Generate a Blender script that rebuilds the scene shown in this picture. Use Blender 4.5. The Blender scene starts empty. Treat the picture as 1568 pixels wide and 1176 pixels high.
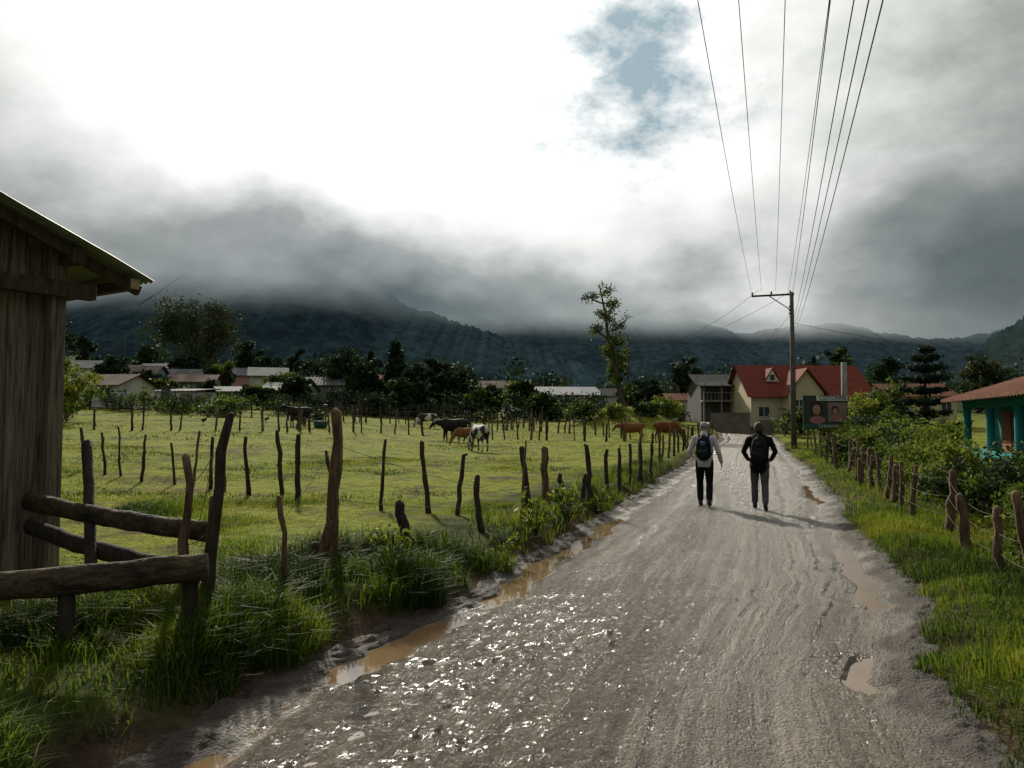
import bpy, math, numpy as np
from mathutils import Vector, Matrix
rng = np.random.default_rng(11)
scene = bpy.context.scene
EYE = 1.85

# ------------------------------------------------------------------ noise
_T = np.random.default_rng(3).random((256, 256)) * 2 - 1
def vn(x, y, s=0):
    x = np.asarray(x, float) + s * 17.31; y = np.asarray(y, float) + s * 9.77
    xi = np.floor(x).astype(int); yi = np.floor(y).astype(int)
    fx = x - xi; fy = y - yi
    fx = fx * fx * (3 - 2 * fx); fy = fy * fy * (3 - 2 * fy)
    a = _T[xi & 255, yi & 255]; b = _T[(xi + 1) & 255, yi & 255]
    c = _T[xi & 255, (yi + 1) & 255]; d = _T[(xi + 1) & 255, (yi + 1) & 255]
    return (a * (1 - fx) + b * fx) * (1 - fy) + (c * (1 - fx) + d * fx) * fy
def fbm(x, y, o=4, s=0):
    r = 0; a = 1; t = 0
    for i in range(o):
        r = r + a * vn(np.asarray(x) * 2 ** i, np.asarray(y) * 2 ** i, s + i); t += a; a *= .5
    return r / t
def sst(a, b, x):
    t = np.clip((np.asarray(x, float) - a) / (b - a), 0, 1); return t * t * (3 - 2 * t)

# ------------------------------------------------------------------ mesh helpers
class MB:
    def __init__(s):
        s.V = []; s.n = 0; s.L = []; s.C = []; s.M = []; s.caps = []
    def add(s, V, F, m=0):
        V = np.asarray(V, float); F = np.asarray(F, int)
        s.V.append(V); s.L.append((F + s.n).ravel()); s.C.append(np.full(len(F), F.shape[1])); s.M.append(np.full(len(F), m)); s.n += len(V)
    def mesh(s, name, mats, smooth=False):
        me = bpy.data.meshes.new(name)
        V = np.concatenate(s.V); L = np.concatenate(s.L); C = np.concatenate(s.C); M = np.concatenate(s.M)
        me.vertices.add(len(V)); me.vertices.foreach_set('co', V.ravel())
        me.loops.add(len(L)); me.loops.foreach_set('vertex_index', L)
        me.polygons.add(len(C))
        me.polygons.foreach_set('loop_start', np.concatenate([[0], np.cumsum(C)[:-1]]))
        me.polygons.foreach_set('loop_total', C)
        for m in mats: me.materials.append(m)
        me.polygons.foreach_set('material_index', M)
        me.polygons.foreach_set('use_smooth', np.full(len(C), smooth))
        me.update(calc_edges=True); me.validate()
        return me
    def obj(s, name, mats, smooth=False, parent=None):
        o = bpy.data.objects.new(name, s.mesh(name, mats, smooth))
        scene.collection.objects.link(o)
        if parent: setp(o, parent)
        return o
    def box(s, c, size, m=0, rz=0, R=None):
        sx, sy, sz = [v / 2 for v in size]
        V = np.array([[x, y, z] for x in (-sx, sx) for y in (-sy, sy) for z in (-sz, sz)])
        if R is None:
            cr, sr = math.cos(rz), math.sin(rz); R = np.array([[cr, -sr, 0], [sr, cr, 0], [0, 0, 1]])
        V = V @ np.asarray(R).T + np.array(c)
        s.add(V, [[0, 1, 3, 2], [4, 6, 7, 5], [0, 4, 5, 1], [2, 3, 7, 6], [0, 2, 6, 4], [1, 5, 7, 3]], m)
    def beam(s, p0, p1, w, h, m=0, up=(0, 0, 1)):
        p0 = np.array(p0, float); p1 = np.array(p1, float); d = p1 - p0; L = np.linalg.norm(d); d /= L
        a = np.cross(up, d); a /= np.linalg.norm(a); b = np.cross(d, a)
        s.box((p0 + p1) / 2, (L, w, h), m, R=np.stack([d, a, b], 1))
    def tube(s, P, R, m=0, n=8, side=None, rnd=False, label=True):
        P = np.array(P, float); k = len(P)
        R = np.array(R, float)
        if R.ndim == 0: R = np.full(k, float(R))
        if R.ndim == 1: R = np.stack([R, R], 1)
        if label:
            for i in range(k - 1): s.caps.append((P[i], P[i + 1], R[i].mean(), R[i + 1].mean(), m))
        if rnd:
            t0 = P[0] - P[1]; t0 /= np.linalg.norm(t0); t1 = P[-1] - P[-2]; t1 /= np.linalg.norm(t1)
            r0 = R[0].min(); r1 = R[-1].min()
            P = np.concatenate([[P[0] + t0 * r0 * .9, P[0] + t0 * r0 * .6], P, [P[-1] + t1 * r1 * .6, P[-1] + t1 * r1 * .9]])
            R = np.concatenate([[R[0] * .4, R[0] * .8], R, [R[-1] * .8, R[-1] * .4]]); k = len(P)
        T = np.gradient(P, axis=0); T /= np.linalg.norm(T, axis=1)[:, None] + 1e-12
        if side is None:
            side = np.array([1., 0, 0]) if abs(T[0][0]) < .8 else np.array([0, 1., 0])
        S = np.array(side, float); ang = np.arange(n) * 2 * math.pi / n
        V = []
        for i in range(k):
            a = S - T[i] * np.dot(S, T[i]); a /= np.linalg.norm(a); b = np.cross(T[i], a); S = a if R[0][0] == R[0][1] else S
            V.append(P[i] + np.cos(ang)[:, None] * a * R[i][0] + np.sin(ang)[:, None] * b * R[i][1])
        V = np.concatenate(V + [[P[0]], [P[-1]]])
        i = np.arange(k - 1)[:, None] * n; j = np.arange(n)[None]; j2 = (j + 1) % n
        F = np.stack([i + j, i + j2, i + n + j2, i + n + j], -1).reshape(-1, 4)
        s.add(V, F, m)
        b = s.n - len(V); j = np.arange(n); j2 = (j + 1) % n
        F1 = np.stack([j2, j, np.full(n, k * n)], 1) + b; F2 = np.stack([(k - 1) * n + j, (k - 1) * n + j2, np.full(n, k * n + 1)], 1) + b
        for F in (F1, F2):
            s.L.append(F.ravel()); s.C.append(np.full(n, 3)); s.M.append(np.full(n, m))
    def leaves(s, C, size, m=0, flat=0.0, asp=.55):
        n = len(C); a = rng.normal(size=(n, 3)); a[:, 2] *= (1 - flat); a /= np.linalg.norm(a, axis=1)[:, None]
        b = rng.normal(size=(n, 3)); b[:, 2] *= (1 - flat); b -= a * (a * b).sum(1)[:, None]; b /= np.linalg.norm(b, axis=1)[:, None]
        sz = (size * rng.uniform(.6, 1.4, n))[:, None]
        V = np.stack([C - a * sz, C - b * sz * asp, C + a * sz, C + b * sz * asp], 1).reshape(-1, 3)
        s.add(V, np.arange(4 * n).reshape(n, 4), m)

def setp(o, p):
    o.parent = p; o.matrix_parent_inverse = Matrix.Translation(p.location).inverted()
def empty(name, loc=(0, 0, 0)):
    e = bpy.data.objects.new(name, None); e.location = loc; e.empty_display_size = .3; scene.collection.objects.link(e); return e
def fuse(name, mb, voxel, mats, parent=None, smooth_it=4):
    o = mb.obj(name + '_src', mats)
    r = o.modifiers.new('r', 'REMESH'); r.mode = 'VOXEL'; r.voxel_size = voxel
    q = o.modifiers.new('s', 'SMOOTH'); q.factor = .5; q.iterations = smooth_it
    dg = bpy.context.evaluated_depsgraph_get(); dg.update()
    me = bpy.data.meshes.new_from_object(o.evaluated_get(dg)); bpy.data.objects.remove(o)
    me.name = name
    n = len(me.polygons); c = np.zeros(n * 3); me.polygons.foreach_get('center', c); c = c.reshape(-1, 3)
    best = np.full(n, 1e9); lab = np.zeros(n, int)
    for p0, p1, r0, r1, m in mb.caps:
        d = p1 - p0; t = np.clip(((c - p0) @ d) / (d @ d + 1e-12), 0, 1)
        q = np.linalg.norm(c - p0 - t[:, None] * d, axis=1) - (r0 + (r1 - r0) * t)
        k = q < best; best[k] = q[k]; lab[k] = m
    me.materials.clear()
    for m in mats: me.materials.append(m)
    me.polygons.foreach_set('material_index', lab); me.polygons.foreach_set('use_smooth', np.full(n, True)); me.update()
    o = bpy.data.objects.new(name, me); scene.collection.objects.link(o)
    if parent: setp(o, parent)
    return o

# ------------------------------------------------------------------ materials
def newmat(name):
    m = bpy.data.materials.new(name); m.use_nodes = True; nt = m.node_tree; nt.nodes.clear()
    out = nt.nodes.new('ShaderNodeOutputMaterial'); return m, nt, out
def mat(name, c1, c2=None, scale=5, rough=.8, bump=0., stretch=(1, 1, 1), metal=0, spec=.3, transl=0., detail=5, bscale=None, coord='Object'):
    m, nt, out = newmat(name); N = nt.nodes; L = nt.links
    c2 = c2 or tuple(v * .6 for v in c1)
    tc = N.new('ShaderNodeTexCoord'); mp = N.new('ShaderNodeMapping'); mp.inputs['Scale'].default_value = stretch
    L.new(tc.outputs[coord], mp.inputs[0])
    no = N.new('ShaderNodeTexNoise'); no.inputs['Scale'].default_value = scale; no.inputs['Detail'].default_value = detail if not transl else 2; no.inputs['Roughness'].default_value = .65
    L.new(mp.outputs[0], no.inputs[0])
    r = N.new('ShaderNodeValToRGB'); r.color_ramp.elements[0].position = .35; r.color_ramp.elements[1].position = .65
    r.color_ramp.elements[0].color = (*c2, 1); r.color_ramp.elements[1].color = (*c1, 1); L.new(no.outputs[0], r.inputs[0])
    p = N.new('ShaderNodeBsdfPrincipled'); p.inputs['Roughness'].default_value = rough; p.inputs['Metallic'].default_value = metal
    p.inputs['Specular IOR Level'].default_value = .12 if transl else spec
    L.new(r.outputs[0], p.inputs['Base Color'])
    if bump:
        b = N.new('ShaderNodeBump'); b.inputs['Strength'].default_value = bump; b.inputs['Distance'].default_value = .05
        n2 = N.new('ShaderNodeTexNoise'); n2.inputs['Scale'].default_value = bscale or scale * 3; n2.inputs['Detail'].default_value = 4
        L.new(mp.outputs[0], n2.inputs[0]); L.new(n2.outputs[0], b.inputs['Height']); L.new(b.outputs[0], p.inputs['Normal'])
    if transl:
        t = N.new('ShaderNodeBsdfTranslucent'); L.new(r.outputs[0], t.inputs[0]); mx = N.new('ShaderNodeMixShader'); mx.inputs[0].default_value = transl
        L.new(p.outputs[0], mx.inputs[1]); L.new(t.outputs[0], mx.inputs[2]); L.new(mx.outputs[0], out.inputs[0])
    else: L.new(p.outputs[0], out.inputs[0])
    return m

M_bark = mat('bark', (.10, .08, .06), (.04, .032, .025), 9, .9, .5)
M_post = mat('weathered_post_wood', (.20, .125, .07), (.05, .034, .022), 6, .85, .8, (3, 3, .5))
M_postd = mat('dark_post_wood', (.06, .045, .034), (.02, .016, .012), 6, .85, .8, (3, 3, .5))
M_plank = mat('weathered_plank', (.25, .205, .155), (.055, .045, .034), 5, .8, .9, (6, 6, .35), bscale=9)
M_log = mat('mossy_log', (.09, .065, .035), (.018, .015, .010), 5, .85, 1.0, (1, 1, 1.5))
M_endg = mat('sawn_wood_end', (.40, .30, .19), (.25, .18, .11), 9, .8)
M_wire = mat('wire_metal', (.025, .025, .027), None, 5, .9, spec=.05)
M_bwire = mat('barbed_wire', (.10, .085, .075), None, 5, .8, spec=.1)
M_roofm = mat('corrugated_metal', (.27, .30, .24), (.15, .165, .13), 1.5, .6, .1, metal=.2)
M_conc = mat('concrete', (.26, .25, .23), (.17, .16, .15), 3, .85, .2)
M_concd = mat('concrete_weathered', (.11, .105, .095), (.06, .058, .052), 3, .9, .2)
M_leafA = mat('leaf_light', (.11, .155, .02), (.06, .095, .014), .9, .6, transl=.45)
M_leafB = mat('leaf_dark', (.032, .060, .018), (.015, .030, .011), .9, .7, transl=.25)
M_leafC = mat('leaf_sunlit_yellow', (.24, .26, .03), (.12, .15, .02), 1.2, .6, transl=.5)
M_leafD = mat('leaf_pine', (.022, .045, .024), (.010, .022, .013), .9, .7, transl=.12)
M_leafO = mat('leaf_olive', (.06, .07, .022), (.028, .034, .014), .9, .7, transl=.25)
M_flow = mat('yellow_flower', (.6, .42, .03), (.5, .3, .02), .9, .7, transl=.3)
M_glass = mat('window_glass', (.03, .04, .045), None, 1, .25, spec=.4)
M_white = mat('white_paint', (.6, .59, .55), (.45, .44, .41), 3, .6)

# ------------------------------------------------------------------ terrain functions
RY = [-30, -5, 0, 3.9, 5.4, 8.3, 14, 28, 42, 60, 80, 100, 120, 140, 160]
RX = [-11, -2.6, -1.0, .3, .72, 2.05, 4.0, 8.8, 13.2, 19.2, 24.6, 27.3, 26.6, 21, 12]
def road_cx(y): 
    y = np.asarray(y, float)
    return (np.interp(y - 1.5, RY, RX) + np.interp(y, RY, RX) * 2 + np.interp(y + 1.5, RY, RX)) / 4
def road_hw(y, side):
    y = np.asarray(y, float)
    return 2.18 + .14 * vn(y * .45, side * 7.3, 2) + .09 * vn(y * 1.7, side * 3.1, 5) + .05 * vn(y * 5.1, side * 3.1, 9)
def road_out(x, y):
    lat = (np.asarray(x, float) - road_cx(y)) * .945
    return np.where(lat < 0, -lat - road_hw(y, 0.), lat - road_hw(y, 1.)), lat
YT = [-60, 0, 12, 20, 38, 60, 100, 150, 250, 500, 1000]
ZL = [0, 0, 0, .22, .95, 2.6, 5.4, 8, 13, 25, 25]
ZC = [0, 0, 0, 0, 0, .45, 2.0, 3.2, 5, 9, 12]
ZR = [0, 0, 0, 0, 0, .05, 1.1, 4.0, 7, 12, 14]
def base_h(x, y):
    x = np.asarray(x, float); y = np.asarray(y, float); r = x / np.maximum(y, 10)
    l = np.interp(y, YT, ZL); c = np.interp(y, YT, ZC); q = np.interp(y, YT, ZR)
    wl = sst(0, .62, -r); wr = sst(.08, .33, r)
    return c + (l - c) * wl + (q - c) * wr + 1.9 * np.exp(-((x - 10.8) / 4.6) ** 2 - ((y - 69) / 7.) ** 2)
def H(x, y):
    x = np.asarray(x, float); y = np.asarray(y, float)
    d, lat = road_out(x, y); b = base_h(x, y)
    fade = 1 - sst(140, 160, y)
    zl = .26 * sst(.05, .55, d); zr = .12 * sst(0, .5, d) - .28 * sst(1.6, 5, d) * (1 - sst(45, 60, y))
    z = b + np.where(lat < 0, zl, zr) + .06 * fbm(x * 1.6, y * 1.6, 3, 1) * sst(.0, .5, d) + .12 * fbm(x * .12, y * .12, 3, 4) * sst(2, 8, d) + .35 * fbm(x * .09, y * .09, 3, 14) * sst(50, 65, y) * sst(2, 8, d)
    return np.where(d < 0, b - .30 * sst(0, .22, -d) * fade, z)
def Hs(x, y): return float(H(x, y))

# ------------------------------------------------------------------ ground sheet
def axis(lo, hi, a, b, step, g):
    core = list(np.arange(a, b, step)); up = []; v = b; s = step
    while v < hi: up.append(v); s *= g; v += s
    up.append(hi); dn = []; v = a; s = step
    while v > lo: s *= g; v -= s; dn.append(max(v, lo))
    return np.array(sorted(set(dn + core + up)))
xs = axis(-2500, 2500, -6, 9, .08, 1.028); ys = axis(-60, 2600, 2.5, 15, .08, 1.03)
X, Y = np.meshgrid(xs, ys); Z = H(X, Y)
nx, ny = len(xs), len(ys)
g = MB(); i = np.arange(ny - 1)[:, None] * nx; j = np.arange(nx - 1)[None]
g.add(np.stack([X, Y, Z], -1).reshape(-1, 3), np.stack([i + j, i + j + 1, i + nx + j + 1, i + nx + j], -1).reshape(-1, 4))
m, nt, out = newmat('field_ground'); N = nt.nodes; L = nt.links
def noise(nt, vec, scale, det=5, ro=.6):
    n = nt.nodes.new('ShaderNodeTexNoise'); n.inputs['Scale'].default_value = scale; n.inputs['Detail'].default_value = det; n.inputs['Roughness'].default_value = ro
    if vec is not None: nt.links.new(vec, n.inputs[0])
    return n.outputs[0]
def ramp(nt, fac, els, interp='LINEAR'):
    r = nt.nodes.new('ShaderNodeValToRGB'); r.color_ramp.interpolation = interp; e = r.color_ramp.elements
    while len(e) < len(els): e.new(.5)
    for k, (p, c) in enumerate(els): e[k].position = p; e[k].color = (*c, 1) if len(c) == 3 else c
    nt.links.new(fac, r.inputs[0]); return r.outputs[0]
def mixc(nt, f, a, b, mode='MIX'):
    n = nt.nodes.new('ShaderNodeMix'); n.data_type = 'RGBA'; n.blend_type = mode
    for idx, v in ((0, f), (6, a), (7, b)):
        if hasattr(v, 'is_output'): nt.links.new(v, n.inputs[idx])
        else: n.inputs[idx].default_value = v if idx == 0 else (*v, 1)
    return n.outputs[2]
def mth(nt, op, a, b=None, c=None, clamp=False):
    n = nt.nodes.new('ShaderNodeMath'); n.operation = op; n.use_clamp = clamp
    for k, v in enumerate((a, b, c)):
        if v is None: continue
        if hasattr(v, 'is_output'): nt.links.new(v, n.inputs[k])
        else: n.inputs[k].default_value = v
    return n.outputs[0]
tc = N.new('ShaderNodeTexCoord'); P = tc.outputs['Object']
c1 = ramp(nt, noise(nt, P, .22, 5), [(.35, (.10, .155, .012)), (.5, (.17, .19, .015)), (.66, (.22, .19, .032))])
c2 = ramp(nt, noise(nt, P, 3.5, 5, .7), [(.34, (.028, .038, .008)), (.5, (.15, .175, .014)), (.7, (.25, .24, .03))])
gc = mixc(nt, .55, c1, c2)
soil = ramp(nt, noise(nt, P, 5, 5), [(.3, (.026, .018, .012)), (.7, (.08, .056, .037))])
bare = ramp(nt, noise(nt, P, .8, 7, .72), [(.49, (0, 0, 0)), (.63, (.85, .85, .85))])
gc = mixc(nt, bare, gc, soil)
atv = N.new('ShaderNodeAttribute'); atv.attribute_name = 'verge'
gc = mixc(nt, atv.outputs['Fac'], gc, ramp(nt, noise(nt, P, 2.5, 4), [(.35, (.016, .024, .006)), (.65, (.05, .07, .010))]))
at = N.new('ShaderNodeAttribute'); at.attribute_name = 'mud'
gc = mixc(nt, at.outputs['Fac'], gc, soil)
at2 = N.new('ShaderNodeAttribute'); at2.attribute_name = 'farland'
gc = mixc(nt, at2.outputs['Fac'], gc, ramp(nt, noise(nt, P, .03, 5), [(.4, (.018, .032, .016)), (.6, (.05, .075, .025))]))
p = N.new('ShaderNodeBsdfPrincipled'); L.new(gc, p.inputs['Base Color']); p.inputs['Roughness'].default_value = .95; p.inputs['Specular IOR Level'].default_value = .05
bp = N.new('ShaderNodeBump'); bp.inputs['Strength'].default_value = .9; bp.inputs['Distance'].default_value = .10
L.new(noise(nt, P, 7, 5, .7), bp.inputs['Height']); L.new(bp.outputs[0], p.inputs['Normal']); L.new(p.outputs[0], out.inputs[0])
M_ground = m
ground = g.obj('ground', [M_ground], True)
d, lat = road_out(X, Y)
mud = np.clip(1 - sst(.10, .50, d + .3 * fbm(X * 1.5, Y * 1.5, 3, 8)), 0, 1)
a = ground.data.attributes.new('mud', 'FLOAT', 'POINT'); a.data.foreach_set('value', mud.ravel())
vg = (1 - sst(1.2, 2.6, d + .9 * fbm(X * .8, Y * .8, 3, 18))) * np.where(lat < 0, 1, .8) * (1 - sst(20, 40, Y))
a = ground.data.attributes.new('verge', 'FLOAT', 'POINT'); a.data.foreach_set('value', vg.ravel())
fl = sst(95, 150, Y + 25 * fbm(X * .02, Y * .02, 2, 3))
a = ground.data.attributes.new('farland', 'FLOAT', 'POINT'); a.data.foreach_set('value', fl.ravel())

# ------------------------------------------------------------------ road
yr = [1.0]
while yr[-1] < 150: yr.append(yr[-1] + max(.022, .0048 * yr[-1]))
yr = np.array([-30, -20, -12, -6, -3, -1, 0] + yr); nc = 290
u = np.linspace(-1.12, 1.12, nc)
U, YR = np.meshgrid(u, yr)
hw = np.where(U < 0, road_hw(YR, 0.), road_hw(YR, 1.))
LAT = U * hw; XR = road_cx(YR) + LAT / .945
LS = U * 2.18
AL = YR
z = base_h(XR, YR) + .03 * (1 - U ** 2)
for u0, dep, wd in ((-.66, .030, .045), (-.50, .014, .02), (-.30, .012, .016), (-.12, .022, .03), (.0, .010, .014), (.16, .016, .018), (.30, .013, .015), (.5, .032, .04), (.64, .014, .018)):
    uc = u0 + .05 * vn(AL * .11, u0 * 9, 6)
    z -= dep * (.6 + .6 * vn(AL * .22, u0 * 5, 7)) * np.exp(-((U - uc) / wd) ** 2)
tread = np.clip(.35 + vn(LS * 1.5, AL * .14, 13), 0, 1)
z += .0042 * np.sin((LS + .05 * vn(AL * .11, 2., 6)) * 2 * math.pi / .10) * tread
z += .007 * fbm(LS * 9, AL * .16, 3, 12) + .006 * fbm(LS * 2.4, AL * .6, 3, 20) + .005 * fbm(LS * 14, AL * 3.0, 3, 24) + .009 * fbm(LS * 15, AL * 13, 3, 28) + .004 * vn(LS * 45, AL * 38, 31)
mm = np.exp(-((U + .40) / .42) ** 2) * (1 - sst(6.5, 9.0, YR))
lump = fbm(LS * 6, AL * 7, 3, 33)
z += mm * (.040 * lump - .034)
gl = .035 + .08 * (sst(7.2, 8.2, YR) * (1 - sst(12.5, 14.5, YR))) + .05 * sst(5.2, 5.8, YR) * (1 - sst(6.8, 7.2, YR)) + .05 * (1 - sst(3.9, 4.4, YR))
z -= gl * np.exp(-((U + .88) / .085) ** 2)
gr = .02 + .065 * sst(7.0, 7.6, YR) * (1 - sst(10, 11.5, YR)) + .05 * sst(4.9, 5.3, YR) * (1 - sst(5.7, 6.2, YR)) + .05 * sst(15, 17, YR) * (1 - sst(20, 22, YR))
z -= gr * np.exp(-((U - .80) / .075) ** 2)
eg = sst(.88, 1.0, np.abs(U)); z += eg * (.03 + .035 * fbm(LS * 9, AL * 9, 3, 51)) - .12 * sst(1.04, 1.12, np.abs(U))
nr = len(yr); i = np.arange(nr - 1)[:, None] * nc; j = np.arange(nc - 1)[None]
rb = MB(); rb.add(np.stack([XR, YR, z], -1).reshape(-1, 3), np.stack([i + j, i + j + 1, i + nc + j + 1, i + nc + j], -1).reshape(-1, 4))
m, nt, out = newmat('wet_dirt_road'); N = nt.nodes; L = nt.links
tc = N.new('ShaderNodeTexCoord'); P = tc.outputs['Object']
au = N.new('ShaderNodeAttribute'); au.attribute_name = 'ruv'
st = noise(nt, au.outputs['Vector'], 8, 6, .75); fine = noise(nt, P, 60, 5, .78); big = noise(nt, P, 1.3, 5, .7)
col = ramp(nt, st, [(.38, (.036, .026, .016)), (.5, (.115, .090, .060)), (.61, (.24, .20, .146))])
vor = N.new('ShaderNodeTexVoronoi'); vor.inputs['Scale'].default_value = 48; L.new(P, vor.inputs[0])
vs = N.new('ShaderNodeSeparateColor'); L.new(vor.outputs['Color'], vs.inputs[0])
peb = ramp(nt, vs.outputs[0], [(.0, (.03, .022, .014)), (.55, (.11, .086, .058)), (.85, (.24, .20, .15)), (1., (.42, .37, .30))])
col = mixc(nt, .38, col, peb)
col = mixc(nt, .32, col, ramp(nt, fine, [(.38, (.025, .018, .012)), (.58, (.14, .11, .076)), (.68, (.42, .37, .29))]))
ae = N.new('ShaderNodeAttribute'); ae.attribute_name = 'edge'
col = mixc(nt, ae.outputs['Fac'], col, ramp(nt, fine, [(.35, (.018, .013, .008)), (.65, (.065, .047, .03))]))
p = N.new('ShaderNodeBsdfPrincipled'); L.new(col, p.inputs['Base Color'])
aw = N.new('ShaderNodeAttribute'); aw.attribute_name = 'wetness'
wet = mth(nt, 'SUBTRACT', mth(nt, 'ADD', mth(nt, 'MULTIPLY', big, .8), mth(nt, 'MULTIPLY', st, .8)), aw.outputs['Fac'])
rr = ramp(nt, wet, [(.25, (.14,) * 3), (.55, (.27,) * 3), (.88, (.50,) * 3)])
rr = mixc(nt, ae.outputs['Fac'], rr, (.75, .75, .75))
L.new(rr, p.inputs['Roughness']); p.inputs['Specular IOR Level'].default_value = .55
hgt = mth(nt, 'ADD', mth(nt, 'MULTIPLY', fine, .9), mth(nt, 'ADD', mth(nt, 'MULTIPLY', st, 2.4), mth(nt, 'MULTIPLY', vor.outputs[0], -.8)))
bp = N.new('ShaderNodeBump'); bp.inputs['Strength'].default_value = .9; bp.inputs['Distance'].default_value = .03
L.new(hgt, bp.inputs['Height']); L.new(bp.outputs[0], p.inputs['Normal']); L.new(p.outputs[0], out.inputs[0])
road = rb.obj('dirt_road', [m], True)
a = road.data.attributes.new('edge', 'FLOAT', 'POINT'); a.data.foreach_set('value', sst(.82, .97, np.abs(U) + .14 * fbm(LS * 3, AL * 3, 3, 55)).ravel())
a = road.data.attributes.new('wetness', 'FLOAT', 'POINT'); a.data.foreach_set('value', (.6 * mm + .5 * np.exp(-((U + .30) / .45) ** 2) * (1 - sst(16, 34, YR)) + .4 * np.exp(-((np.abs(U) - .72) / .12) ** 2)).ravel())
a = road.data.attributes.new('ruv', 'FLOAT_VECTOR', 'POINT'); a.data.foreach_set('vector', np.stack([LS, AL * .045, 0 * LS], -1).ravel())
M_pud = mat('muddy_water', (.20, .13, .07), (.15, .10, .055), 2, .05, .02, spec=.5, bscale=6)
pb = MB(); yp = np.linspace(1.5, 34, 60); A = []
for y in yp:
    c = float(road_cx(y)); A += [[c - 2.3, y, -.040], [c + 2.25, y, -.040]]
k = np.arange(59) * 2; pb.add(A, np.stack([k, k + 1, k + 3, k + 2], 1)); pb.obj('puddle_water', [M_pud])

# ------------------------------------------------------------------ grass
def blades(mb, x, y, h, w, m=0, leanamt=.5, droop=.35):
    n = len(x); z = H(x, y) - .01; az = rng.uniform(0, 2 * math.pi, n); la = rng.uniform(0, leanamt, n) * h; ld = rng.uniform(0, 2 * math.pi, n)
    cx, cy = np.cos(az) * w / 2, np.sin(az) * w / 2; lx, ly = np.cos(ld) * la, np.sin(ld) * la
    B = np.stack([x, y, z], 1); o = np.stack([cx, cy, 0 * cx], 1); mid = B + np.stack([lx * .4, ly * .4, h * .6], 1); tip = B + np.stack([lx * 1.2, ly * 1.2, h * (1 - droop * la / np.maximum(h, 1e-4))], 1)
    V = np.stack([B - o, B + o, mid + o * .8, mid - o * .8, tip], 1).reshape(-1, 3); k = np.arange(n)[:, None] * 5
    mb.add(V, k + np.array([[0, 1, 2, 3]]), m)
    F = k + np.array([[3, 2, 4]]) + mb.n - len(V)
    mb.L.append(F.ravel()); mb.C.append(np.full(n, 3)); mb.M.append(np.full(n, m))
M_gr = [mat('grass_green', (.12, .185, .014), (.062, .11, .010), 1.1, .6, transl=.5), mat('grass_yellowgreen', (.22, .235, .022), (.14, .16, .014), 1.1, .6, transl=.5), mat('grass_deep', (.042, .074, .010), (.020, .038, .007), 1.1, .6, transl=.35), mat('grass_dry', (.25, .20, .09), (.16, .12, .06), 2, .7, transl=.3)]
gb = MB()
def scatter(x0, x1, y0, y1, n, cond, hfun, w, mix, lean=.5):
    x = rng.uniform(x0, x1, n); y = rng.uniform(y0, y1, n); k = cond(x, y); x = x[k]; y = y[k]
    h = hfun(x, y) * rng.uniform(.5, 1.3, len(x))
    q0 = .5 + 1.1 * fbm(x * .8, y * .8, 3, 61) + rng.normal(0, .20, len(x)); q0 = np.clip(q0, 0, .995)
    dd, ll, ee, ry = mix[2], mix[0], mix[1], mix[3]
    pick = np.where(q0 < dd * 1., 2, np.where(q0 < dd + ll, 0, 1)); pick = np.where(rng.random(len(x)) < ry, 3, pick)
    for q in range(4):
        s = pick == q
        if s.any(): blades(gb, x[s], y[s], h[s], w, q, lean)
def condL(a, b, dens=lambda x, y: 1):
    def f(x, y):
        d, lat = road_out(x, y); return (lat < 0) & (d > a + .22 * vn(x * 3, y * 3, 3)) & (d < b) & (rng.random(len(x)) < dens(x, y))
    return f
def condR(a, b):
    def f(x, y):
        d, lat = road_out(x, y); return (lat > 0) & (d > a + .16 * vn(x * 4, y * 4, 3)) & (d < b)
    return f
clump = lambda x, y: np.clip(.5 + 1.4 * fbm(x * 1.8, y * 1.8, 3, 41), .12, 1)
scatter(-7, 1.5, 2.6, 9, 210000, condL(.16, 1.9, clump), lambda x, y: .07 + .28 * clump(x, y), .009, [.36, .14, .48, .015], 1.0)  # larger share of deep-toned blades paints the shade on this near verge
scatter(-3, 12, 9, 26, 80000, condL(.12, 1.3, clump), lambda x, y: .10 + .17 * clump(x, y), .014, [.38, .22, .38, .02], .8)
fd = lambda x, y: np.clip(.42 + 1.4 * fbm(x * .5, y * .5, 4, 45), .04, 1)
scatter(-13, 0, 5.0, 14, 170000, condL(1.4, 30, fd), lambda x, y: .03 + .12 * fd(x, y) ** 2, .011, [.46, .34, .18, .03], .8)
scatter(-22, 8, 13, 28, 80000, condL(1.2, 60, fd), lambda x, y: .025 + .08 * fd(x, y) ** 2, .018, [.34, .42, .20, .05], .8)
scatter(-45, 16, 27, 70, 50000, condL(1.0, 90, fd), lambda x, y: .03 + .09 * fd(x, y) ** 2, .045, [.32, .42, .22, .04], .9)
scatter(2, 12, 2.6, 14, 130000, condR(.03, 2.8), lambda x, y: .05 + .15 * clump(x, y), .009, [.42, .28, .28, .02], .8)
scatter(6, 26, 14, 50, 60000, condR(.0, 5), lambda x, y: .07 + .13 * clump(x, y), .022, [.40, .30, .28, .02], .8)
gb.obj('grass', M_gr)

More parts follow.
